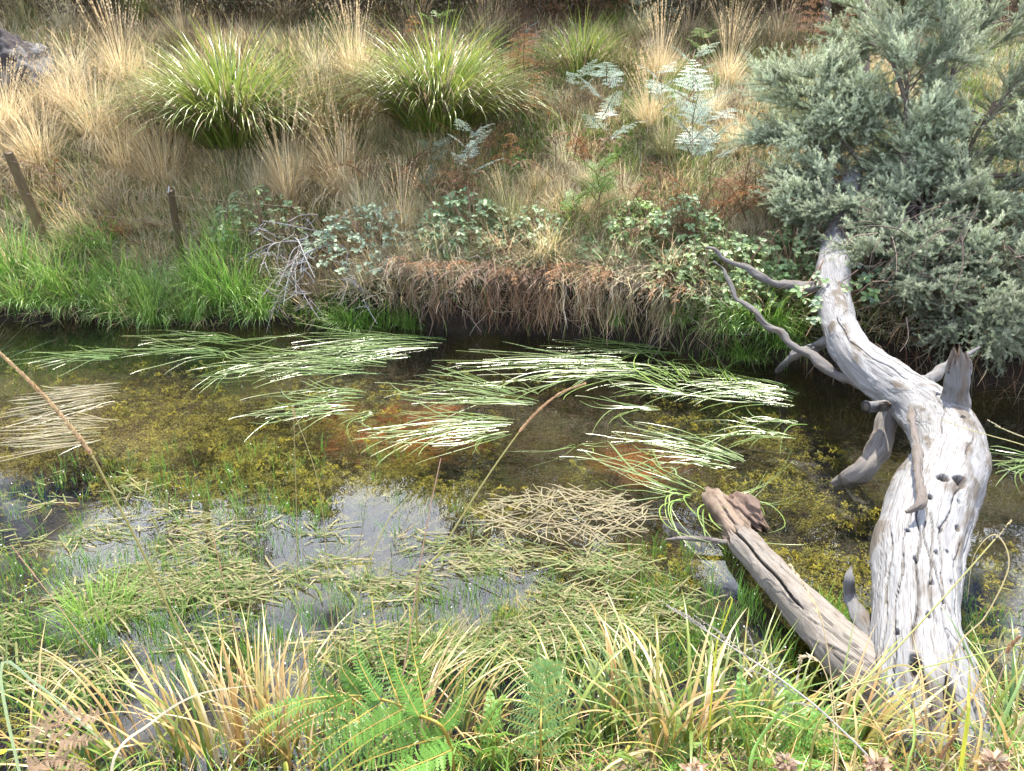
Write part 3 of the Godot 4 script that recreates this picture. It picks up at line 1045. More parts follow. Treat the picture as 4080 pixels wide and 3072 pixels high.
	# brambles
	var bram := [
		[Vector2(-1.625, -8.858), 0.75, 0.30, 150, lin(0.22, 0.30, 0.20), "grey-leaved bramble mound over the bank edge beside the white bare branches"],
		[Vector2(-0.494, -8.622), 0.55, 0.38, 150, lin(0.10, 0.19, 0.07), "dark green bramble under the silver bracken in the middle"],
		[Vector2(0.223, -8.467), 0.6, 0.26, 120, lin(0.14, 0.22, 0.09), "bramble patch above the overhanging dead fern"],
		[Vector2(1.281, -8.074), 0.6, 0.3, 130, lin(0.15, 0.25, 0.07), "bright-leaved bramble beside the green fern bush"],
		[Vector2(1.777, -7.937), 0.45, 0.4, 120, lin(0.14, 0.24, 0.08), "bramble climbing at the foot of the tallest white bracken"],
		[Vector2(2.15, -7.296), 0.6, 0.3, 140, lin(0.18, 0.28, 0.09), "bramble tangle where the two dead twigs of the log reach the bank"],
		[Vector2(2.608, -7.366), 0.55, 0.3, 130, lin(0.16, 0.26, 0.08), "bramble spreading beside the upper end of the bleached log"],
		[Vector2(1.783, -7.434), 0.5, 0.25, 90, lin(0.17, 0.25, 0.08), "sparse bramble hanging over the right part of the bank edge"],
		[Vector2(-3.007, -9.235), 0.6, 0.35, 90, lin(0.15, 0.22, 0.08), "thin bramble behind the white bare branches"],
		[Vector2(1.421, -8.434), 0.4, 0.2, 60, lin(0.18, 0.30, 0.05), "lime-green leafy plant between the fern bush and the white bracken"],
		[Vector2(-0.006, -9.774), 0.25, 0.14, 70, lin(0.20, 0.36, 0.05), "bright lime cushion of low leaves on the middle slope"],
	]
	for r in bram:
		var o := thing("bramble", r[5], "bramble", on(r[0]), 0.0, "brambles along the far bank")
		var st := Buf.new()
		var lb := Buf.new()
		for k in 9:
			var a := R(0, TAU)
			var e := Vector3(cos(a) * r[1] * R(0.6, 1.0), R(-0.05, 0.1), sin(a) * r[1] * 0.6)
			var m := e * 0.5 + Vector3(0, r[2] * R(1.1, 1.8), 0.1)
			var c := vary(lin(0.19, 0.12, 0.08), 0.3)
			twig(st, [Vector3(R(-0.1, 0.1), 0, R(-0.1, 0.1)), m, e], 0.004, 0.0018, 4, c, c)
		for k in int(r[3] * 1.5):
			var a := R(0, TAU)
			var q := sqrt(rng.randf())
			var p := Vector3(cos(a) * q * r[1], 0, sin(a) * q * r[1] * 0.7)
			p.y = r[2] * 1.5 * (1.0 - q * q * 0.8) * R(0.35, 1.05) + p.z * -0.45
			bramble_leaves(lb, p, Vector3(R(-0.6, 0.6), 1, R(-0.2, 0.9)).normalized(), R(0.045, 0.08), r[4].lerp(lin(0.30, 0.38, 0.22), R(0.0, 0.4)))
		part("stems", st.mesh(), M.twig, o, "stuff")
		part("leaves", lb.mesh(), M.fern, o, "stuff")

# ------------------------------------------------------------------ gum trees above the bank (mirrored in the pool)
func trees() -> void:
	var sprays := Buf.new()
	for k in 46:
		var p := Vector3(R(-0.45, 0.45), R(-0.35, 0.3), R(-0.45, 0.45))
		leaflet(sprays, p, Vector3(R(-0.5, 0.5), -1, R(-0.5, 0.5)).normalized(), Vector3(R(-1, 1), R(-0.3, 0.6), R(-1, 1)).normalized(), R(0.12, 0.22), R(0.025, 0.04), vary(Color(1, 1, 1), 0.25))
	var spray := sprays.mesh()
	var rows := [
		[1.6, -22.5, 12.5, 0.17, "slender dark gum tree mirrored in the middle of the pool"],
		[3.0, -24.0, 15.0, 0.24, "tall gum tree beyond the bank, mirrored towards the log"],
		[4.2, -22.0, 12.5, 0.15, "thin gum tree beside the tall one beyond the bank"],
		[5.6, -25.0, 15.5, 0.25, "gum tree with a wide crown mirrored under the log"],
		[-0.6, -23.0, 12.0, 0.16, "young gum tree mirrored at the edge of the bright sky patch"],
		[-7.0, -24.0, 11.0, 0.2, "low gum tree beyond the bank, mirrored on the fence side"],
		[-10.5, -24.0, 14.0, 0.25, "gum tree beyond the bank above the dark rock"],
		[9.5, -22.0, 14.0, 0.25, "gum tree beyond the bank behind the grey shrub"],
	]
	for r in rows:
		var base := Vector3(r[0], height(r[0], r[1]), r[1])
		var o := thing("gum_tree", r[4], "tree", base, 0.0, "gum trees above the far bank")
		var hgt: float = r[2] - base.y
		var tb := Buf.new()
		var bark := vary(lin(0.16, 0.13, 0.10), 0.2)
		var top := Vector3(R(-0.5, 0.5), hgt, R(-0.4, 0.4))
		twig(tb, [Vector3(0, -0.3, 0), Vector3(R(-0.15, 0.15), hgt * 0.35, 0), Vector3(R(-0.3, 0.3), hgt * 0.7, 0.1), top], r[3], r[3] * 0.25, 10, bark, bark.lightened(0.1), 0.3, 0.06)
		part("trunk", tb.mesh(), M.twig, o)
		var lb := Buf.new()
		var xf := []
		var cols := []
		for k in 13:
			var t := R(0.42, 0.98)
			var s := Vector3(0, hgt * t, 0)
			var a := k * 2.4 + R(-0.4, 0.4)
			var le := hgt * R(0.16, 0.30) * (1.15 - t * 0.5)
			var e := s + Vector3(cos(a) * le, le * R(0.25, 0.8), sin(a) * le)
			twig(lb, [s, s.lerp(e, 0.5) + Vector3(0, -0.1, 0), e], r[3] * 0.35, 0.015, 6, bark, bark, 0.3)
			for j in 26:
				var g := Vector3(R(-1, 1), R(-1, 1), R(-1, 1))
				var q := s.lerp(e, R(0.65, 1.08)) + g * le * 0.24
				xf.append(Transform3D(Basis.from_euler(Vector3(R(-0.3, 0.3), R(0, TAU), R(-0.3, 0.3))).scaled(Vector3.ONE * R(0.6, 1.1)), q))
				cols.append(lin(0.075, 0.105, 0.045) * R(0.7, 1.3))
		part("limbs", lb.mesh(), M.twig, o)
		scatter("crown", spray, M.leaf, xf, cols, o)
	# bare trunks at the top of the photograph
	for r in [[Vector2(4.573, -12.479), 0.075, 4.5, 0.10, "bare brown trunk standing above the grey shrub's outer twigs"], [Vector2(4.369, -10.321), 0.07, 2.6, 0.35, "dark trunk half hidden inside the grey shrub"]]:
		var o := thing("tree_trunk", r[4], "tree", on(r[0]), 0.0, "bare trunks near the grey shrub")
		var b := Buf.new()
		twig(b, [Vector3(0, -0.2, 0), Vector3(0.02, 0.0, 0), Vector3(-0.03, r[2] * 0.5, -0.2), Vector3(r[3], r[2], -0.4)], r[1] * 1.35, r[1] * 0.6, 16, lin(0.15, 0.115, 0.09), lin(0.19, 0.15, 0.12), 0.06, 0.07)
		part("trunk", b.mesh(), M.twig, o)
	# scrub added on the lip to cast shade and darken the mirrored slope
	var lip := Buf.new()
	for k in 60:
		var p := Vector3(R(-0.4, 0.4), R(0, 0.5), R(-0.4, 0.4))
		leaflet(lip, p, Vector3(R(-1, 1), R(-0.3, 1), R(-1, 1)).normalized(), Vector3(R(-1, 1), 1, R(-1, 1)).normalized(), R(0.05, 0.12), R(0.02, 0.035), vary(Color(1, 1, 1), 0.25))
	var lipm := lip.mesh()
	var rows2 := [
		[-7.4, 1.1, "added brown scrub on top of the shaded bank, uphill of the dark rock"], [-5.7, 1.0, "added dark scrub on the bank top above the tall upright golden grass"], [-4.0, 0.5, "added low dark scrub on the bank top above the largest mat-rush"], [-2.6, 0.45, "added low dry scrub on the bank top between the two big mat-rushes"],
		[-1.2, 0.6, "added grey scrub on the bank top above the second mat-rush"], [0.1, 1.0, "added dark scrub on the bank top above the dark olive tussock"], [1.4, 1.15, "added dense dark scrub on the bank top above the yellow-green mat-rush"], [2.7, 1.2, "added dense dark scrub on the bank top above the pale bracken"], [4.0, 1.25, "added dark scrub on the bank top behind the bare brown trunk"], [5.4, 1.4, "added dark scrub behind the top of the grey shrub"], [7.0, 1.4, "added dark scrub behind the water side of the grey shrub"],
	]
	for r in rows2:
		var x: float = r[0]
		var o := thing("added_scrub", r[2], "bush", Vector3(x, height(x, -12.65) - 0.05, -12.65), 0.0, "added scrub on top of the far bank")
		var b := Buf.new()
		for j in 16:
			var a := R(0, TAU)
			twig(b, [Vector3(R(-0.3, 0.3), 0, 0), Vector3(cos(a) * 0.3, 0.35 * r[1], sin(a) * 0.2), Vector3(cos(a) * 0.8, R(0.5, 1.0) * r[1], sin(a) * 0.4)], 0.012, 0.003, 5, lin(0.09, 0.07, 0.055), lin(0.12, 0.09, 0.07))
		part("branches", b.mesh(), M.twig, o, "stuff")
		var xf := []
		var cols := []
		for j in int(70 + 60 * r[1]):
			var y := rng.randf()
			xf.append(Transform3D(Basis.from_euler(Vector3(0, R(0, TAU), 0)).scaled(Vector3.ONE * R(0.5, 0.95)), Vector3(R(-1.0, 1.0) * sqrt(1.05 - y * y), y * r[1] * 0.85 - 0.1, R(-0.35, 0.4) * (1.1 - y * 0.5))))
			cols.append(pick([lin(0.055, 0.06, 0.03), lin(0.09, 0.06, 0.045), lin(0.12, 0.09, 0.065), lin(0.07, 0.075, 0.045)]) * R(0.8, 1.2))
		scatter("foliage", lipm, M.thatch, xf, cols, o)

# ------------------------------------------------------------------ the edge of the far bank
func bank_edge() -> void:
	# dead grass and fern hanging over the undercut edge
	var rows := [
		[-1.25, -0.75, RUST + DULL, 260, "dark brown dead fern hanging over the bank beside the white bare branches"],
		[-0.75, -0.2, DULL + RUST, 380, "matted brown grass curtain under the grey-leaved bramble"],
		[-0.2, 0.35, RUST, 420, "thick rusty curtain of dead grass over the dark gap at the water"],
		[0.35, 0.95, RUST + STRAW, 460, "red-brown hanging mat below the drooping straw tuft"],
		[0.95, 1.5, DULL + STRAW, 380, "brown hanging grass between the drooping straw tuft and the green sedge"],
		[1.5, 1.95, DULL + OLIVE, 280, "thin hanging grass next to the green sedge at the log's long twig"],
	]
	for r in rows:
		var xm: float = (r[0] + r[1]) * 0.5
		var at := Vector3(xm, 0.55, -far_edge(xm) - 0.15)
		var o := thing("hanging_grass", r[4], "dead grass", at, 0.0, "dead grass hanging over the bank edge")
		var b := Buf.new()
		for k in int(r[3] * 2.0):
			var x := R(r[0] - 0.1, r[1] + 0.1)
			var c := vary(pick(r[2]), 0.4)
			if k % 5 < 2:
				# mat on the lip, reaching out over the water
				var d := far_edge(x) + R(0.02, 0.5)
				var p := Vector3(x, height(x, -far_edge(x) - 0.25) + R(-0.02, 0.13), -d) - at
				blade(b, p, PI / 2 + R(-1.0, 1.0), R(1.0, 1.65), R(0.22, 0.55), R(0.003, 0.007), R(0.3, 1.5), 7, c, c.lightened(0.08), 0.8, 0.4)
			else:
				# curtain behind it, darkened in colour for the shade under the lip
				if fine.get_noise_2d(x * 150.0, 77.0) > 0.12:
					continue
				var d := far_edge(x) + R(-0.06, 0.16)
				var p := Vector3(x, height(x, -far_edge(x) - 0.25) - R(0.0, 0.16), -d) - at
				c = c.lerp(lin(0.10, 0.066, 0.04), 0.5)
				blade(b, p, PI / 2 + R(-1.5, 1.5), R(2.3, 3.1), R(0.15, 0.5), R(0.003, 0.007), R(-0.2, 0.3), 6, c, c, 0.8, 0.45)
		part("strands", b.mesh(), M.thatch, o, "stuff")
		for k in 4:
			var fb := Buf.new()
			var x := R(r[0], r[1])
			var p := Vector3(x, height(x, -far_edge(x) - 0.2) + 0.1, -far_edge(x) - 0.15) - at
			frond(fb, p, PI / 2 + R(-0.8, 0.8), R(0.9, 1.4), R(0.5, 0.75), 0.28, R(1.2, 1.9), 8, vary(pick(RUST), 0.2), lin(0.14, 0.09, 0.05), 0.25, 0.5)
			part("dead_frond", fb.mesh(), M.thatch, o)
	# the drooping straw tuft on the edge
	var tufts := [
		[Vector2(0.367, -8.218), "wide straw tuft drooping over the middle of the bank edge", STRAW + OLIVE, 300, 0.8],
		[Vector2(-0.131, -8.373), "brown tuft lying over the bank edge beside the wide straw tuft", RUST + STRAW, 220, 0.6],
		[Vector2(-0.748, -8.548), "pale matted tuft on the bank edge under the grey-leaved bramble", PALE, 200, 0.55],
		[Vector2(1.078, -7.955), "pinkish dry tuft over the bank edge below the green fern bush", DULL + PALE, 220, 0.6],
		[Vector2(1.638, -7.633), "tawny tuft over the bank edge near the dead twigs of the log", STRAW + RUST, 200, 0.6],
	]
	for r in tufts:
		var o := thing("edge_tuft", r[1], "grass tussock", on(r[0]), 0.0, "tufts drooping over the bank edge")
		var b := Buf.new()
		for k in r[3]:
			var c := vary(pick(r[2]), 0.2)
			blade(b, Vector3(R(-0.15, 0.15), R(-0.02, 0.04), R(-0.1, 0.1)), PI / 2 + R(-1.5, 1.5), R(0.3, 1.2), r[4] * R(0.6, 1.2), R(0.004, 0.007), R(0.7, 1.9), 8, c, c.lightened(0.1), 1.0, 0.15)
		part("blades", b.mesh(), M.dry, o, "stuff")
	# green, wet growth in the shade below
	var wet := Buf.new()
	for k in 600:
		var x := R(-2.4, -1.2) if k % 3 == 0 else R(-2.4, 2.6)
		if x > -1.0 and x < 1.4 and k % 4 > 0:
			continue
		var d := far_edge(x) + R(-0.08, 0.12)
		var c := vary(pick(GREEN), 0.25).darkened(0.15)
		blade(wet, Vector3(x, -0.03, -d), PI / 2 + R(-1.4, 1.4), R(0.0, 0.7), R(0.15, 0.5), 0.006, R(0.3, 1.2), 5, c, c, 1.0, 0.1)
	setting("shore_grass", wet.mesh(), M.leaf, "stuff")
	# lush green grass of the fence side
	var V := []
	for k in 4:
		V.append(tussock_mesh(420, 0.24, 0.45, 0.85, 0.0085, 0.95, 1.9, GREEN + [Color(0.24, 0.38, 0.09)], lin(0.34, 0.46, 0.14)))
	var lush := [
		[Vector2(-5.816, -8.916), 1.0, "lush green grass clump at the picture's edge on the waterline"],
		[Vector2(-5.288, -8.81), 0.85, "tall lush grass clump below the leaning fence post"],
		[Vector2(-5.522, -8.609), 0.8, "low wet grass clump at the corner of the pool"],
		[Vector2(-4.972, -8.783), 0.9, "fresh green clump whose blades bend to the water below the leaning post"],
		[Vector2(-4.54, -8.879), 0.85, "dense green clump midway between the two posts"],
		[Vector2(-4.509, -8.545), 0.7, "low green clump at the waterline midway between the posts"],
		[Vector2(-4.031, -8.666), 0.7, "green clump below and before the thin post"],
		[Vector2(-4.036, -8.42), 0.7, "light yellow-green clump dipping into the water below the thin post"],
		[Vector2(-3.544, -8.723), 0.85, "tall green clump just past the thin post"],
		[Vector2(-3.576, -8.449), 0.7, "dark green clump at the waterline past the thin post"],
		[Vector2(-3.185, -8.597), 0.95, "upright dark green clump before the white bare branches"],
		[Vector2(-3.324, -9.05), 0.8, "yellow-green upright grass behind the dark clump by the bare branches"],
		[Vector2(-2.827, -8.399), 0.75, "shaded green clump under the white bare branches"],
		[Vector2(-5.287, -9.237), 0.5, "pale green grass at the foot of the leaning post"],
		[Vector2(-4.887, -9.317), 0.7, "soft green grass between the posts, higher up"],
		[Vector2(2.324, -7.044), 0.75, "bright green sedge hanging to the water beside the log's long twig"],
		[Vector2(2.063, -7.077), 0.65, "green sedge clump where the bank bends, under the long twig"],
		[Vector2(2.538, -6.96), 0.65, "bright green sedge at the log's upper side"],
		[Vector2(2.208, -6.965), 0.5, "low sedge clump dipping into the water before the long twig"],
		[Vector2(1.692, -7.325), 0.5, "small green clump in the shade of the bank edge"],
		[Vector2(1.067, -7.697), 0.45, "small dark green clump under the hanging mat"],
		[Vector2(-1.154, -8.239), 0.45, "thin green grass in the dark gap under the bramble"],
		[Vector2(-1.773, -8.277), 0.5, "thin green grass under the bare branches' far side"],
	]
	for k in lush.size():
		var r: Array = lush[k]
		var o := thing("lush_grass", r[2], "grass clump", on(r[0]), R(0, TAU), "lush grass clumps along the far waterline")
		o.scale = Vector3(R(0.8, 1.2), R(0.8, 1.3), R(0.8, 1.2)) * r[1] * 1.08
		o.rotation = Vector3(R(-0.1, 0.2), R(0, TAU), R(-0.2, 0.2))
		part("blades", V[k % 4], M.glossy, o, "stuff")
	# bare white branches of a dead bush
	var o := thing("dead_bush", "dead bush of bare whitish branches hanging over the water beside the lush grass", "bush", on(Vector2(-2.255, -9.315)))
	var base := o.position
	var tips := [Vector3(-2.674, -0.043, -8.1), Vector3(-2.607, 0.113, -8.1), Vector3(-2.471, 0.255, -8.15), Vector3(-2.336, 0.345, -8.2), Vector3(-2.081, 0.113, -8.1), Vector3(-1.838, 0.294, -8.2), Vector3(-1.441, 0.089, -8), Vector3(-2.774, 0.557, -8.4), Vector3(-3.03, 0.672, -8.6), Vector3(-2.586, 0.691, -8.5), Vector3(-1.677, 0.447, -8.2), Vector3(-2.29, 0.577, -8.3), Vector3(-2.935, 0.923, -8.8), Vector3(-2.53, 1.052, -8.8), Vector3(-1.233, 0.345, -8.2), Vector3(-2.526, 0.447, -8.2), Vector3(-2.118, 0.548, -8.2), Vector3(-2.742, 0.294, -8.2)]
	for t in tips:
		var e: Vector3 = t - base
		var b := Buf.new()
		var m := e * 0.5 + Vector3(R(-0.3, 0.3), R(0.05, 0.25), R(-0.05, 0.2))
		var c := vary(lin(0.24, 0.22, 0.20), 0.4)
		var s := Vector3(R(-0.45, 0.4), R(0.0, 0.2), R(-0.2, 0.1))
		twig(b, [s, m, m.lerp(e, 0.55) + Vector3(R(-0.05, 0.05), R(-0.02, 0.06), R(-0.04, 0.04)), e], 0.008, 0.003, 6, c, c, 0.04, 0.2)
		for k in 7:
			var f := R(0.25, 0.95)
			var p := m.lerp(e, f)
			var q := p + Vector3(R(-0.2, 0.2), R(-0.18, 0.1), R(-0.1, 0.15))
			twig(b, [p, p.lerp(q, 0.5) + Vector3(R(-0.03, 0.03), R(-0.03, 0.03), 0), q], 0.005, 0.002, 4, c, c, 0.05, 0.1)
		part("branch", b.mesh(), M.palewood, o)
	# fine twigs all along the edge
	var tw := Buf.new()
	for k in 420:
		var x := R(-2.3, 2.2)
		var d := far_edge(x) + R(-0.05, 0.5)
		var p := Vector3(x, height(x, -far_edge(x) - 0.3) + R(-0.45, 0.15), -d)
		var e := p + Vector3(R(-0.3, 0.3), R(-0.3, 0.12), R(-0.05, 0.3))
		var c := vary(pick([lin(0.36, 0.31, 0.27), lin(0.22, 0.15, 0.11), lin(0.30, 0.22, 0.17)]), 0.2)
		twig(tw, [p, p.lerp(e, 0.5) + Vector3(R(-0.05, 0.05), R(-0.02, 0.06), 0), e], 0.0032, 0.0015, 4, c, c, 0.08, 0.0)
	setting("twig_tangle", tw.mesh(), M.twig, "stuff")

# ------------------------------------------------------------------ fence and rock
func fence_and_rock() -> void:
	var b1 := on(Vector2(-5.548, -9.276))
	var t1 := Vector3(-5.59, 1.793, -8.95)
	var o := thing("fence_post", "thick old wooden fence post leaning over at the picture's edge", "fence post", b1)
	part("post", wood([Vector3(0, -0.25, 0), Vector3(0, 0, 0), (t1 - b1) * 0.5, t1 - b1], [0.058, 0.06, 0.058, 0.054], 0.02, 20, {"grain": 0.003, "lump": 0.05, "seed": 4.0, "a": lin(0.13, 0.095, 0.05), "b": lin(0.07, 0.05, 0.025), "turn": 0.05, "cracks": [[0.5, 0.3, 1.2, 0.006, 0.01, 0.05], [-0.9, 0.2, 0.9, 0.006, 0.01, 0.05]]}), M.wood, o)
	var b2 := on(Vector2(-3.851, -8.964))
	var t2 := Vector3(-3.698, 1.418, -8.6)
	var o2 := thing("fence_post", "thin weathered fence post standing above the lush grass", "fence post", b2)
	part("post", wood([Vector3(0, -0.3, 0), Vector3(0, 0, 0), (t2 - b2) * 0.5, t2 - b2], [0.042, 0.042, 0.04, 0.038], 0.02, 16, {"grain": 0.003, "lump": 0.05, "seed": 7.0, "a": lin(0.075, 0.058, 0.03), "b": lin(0.04, 0.03, 0.016), "turn": 0.05}), M.wood, o2)
	var cap := Buf.new()
	twig(cap, [t2 - b2 + Vector3(-0.02, -0.02, 0.03), t2 - b2 + Vector3(0.0, 0.05, 0.03)], 0.008, 0.006, 6, lin(0.30, 0.30, 0.31), lin(0.35, 0.35, 0.36))
	part("wire_staple", cap.mesh(), M.twig, o2)
	var wires := [[0.93, 0.95, "uppermost rusty barbed wire strand sagging between the two posts"], [0.62, 0.62, "middle rusty barbed wire strand between the two posts"], [0.3, 0.34, "lowest rusty wire strand running into the grass between the posts"]]
	for w in wires:
		var wo := thing("fence_wire", w[2], "wire", b1)
		var wb := Buf.new()
		var p: Vector3 = (t1 - b1) * w[0] + Vector3(0, 0, 0.05)
		var q: Vector3 = b2 + (t2 - b2) * w[1] - b1 + Vector3(0, 0, 0.035)
		var ext := q + Vector3(1.5, -0.12, 0.15)
		var a := p + Vector3(-1.6, 0.25, -0.1)
		twig(wb, [a, p, p.lerp(q, 0.5) + Vector3(0, -0.07, 0), q, ext], 0.0022, 0.0022, 5, lin(0.16, 0.11, 0.09), lin(0.16, 0.11, 0.09), 0.08, 0.0)
		part("strand", wb.mesh(), M.twig, wo)
		for k in 14:
			var bb := Buf.new()
			var c := p.lerp(q, (k + 0.5) / 14.0) + Vector3(0, -0.07 * 4.0 * ((k + 0.5) / 14.0) * (1.0 - (k + 0.5) / 14.0), 0)
			for s in 2:
				var d := Vector3(R(-0.5, 0.5), R(-1, 1), R(-1, 1)).normalized() * 0.016
				twig(bb, [c - d, c + d], 0.0016, 0.001, 4, lin(0.18, 0.13, 0.11), lin(0.18, 0.13, 0.11))
			part("barb", bb.mesh(), M.twig, wo)
	# dark boulder with lichen
	var rp := on(Vector2(-6.859, -11.463))
	var ro := thing("boulder", "dark boulder with whitish lichen high on the slope at the picture's edge", "boulder", rp)
	var b := Buf.new()
	var nu := 72
	var nv := 48
	for j in nv + 1:
		var th := PI * j / nv
		for k in nu:
			var ph := TAU * k / nu
			var n := Vector3(sin(th) * cos(ph), cos(th), sin(th) * sin(ph))
			# a few cut planes make it angular
			var r := 1.0
			for pl in [[Vector3(0.75, 0.55, 0.35), 0.66], [Vector3(-0.2, 0.6, 0.75), 0.78], [Vector3(0.2, 0.95, -0.2), 0.80], [Vector3(-0.9, 0.3, 0.3), 0.8], [Vector3(0.5, -0.1, 0.85), 0.8]]:
				var q: float = n.dot(pl[0].normalized())
				if q > 0.05:
					r = minf(r, pl[1] / q)
			r *= 1.0 + 0.16 * bumps.get_noise_3d(n.x * 90.0, n.y * 90.0, n.z * 90.0) + 0.05 * fine.get_noise_3d(n.x * 190.0, n.y * 190.0, n.z * 190.0)
			var li := smoothstep(0.0, 0.3, fine.get_noise_3d(n.x * 85.0, n.y * 85.0 + 40.0, n.z * 85.0) + 0.2 * n.x - 0.08)
			b.add(Vector3(n.x * 0.56, n.y * 0.48, n.z * 0.42) * r + Vector3(0, 0.22, 0), n, lin(0.055, 0.05, 0.05).lerp(lin(0.21, 0.205, 0.20), li))
	for j in nv:
		for k in nu:
			var q := j * nu + k
			var s := j * nu + (k + 1) % nu
			b.i.append_array([q, q + nu, s, s, q + nu, s + nu])
	for j in nv + 1:
		for k in nu:
			var du := b.v[j * nu + (k + 1) % nu] - b.v[j * nu + (k + nu - 1) % nu]
			var dv := b.v[mini(j + 1, nv) * nu + k] - b.v[maxi(j - 1, 0) * nu + k]
			var nn := du.cross(dv)
			if nn.length() > 1e-9:
				nn = nn.normalized()
				b.n[j * nu + k] = nn if nn.dot(b.n[j * nu + k]) > 0.0 else -nn
	part("stone", b.mesh(), M.rock, ro)

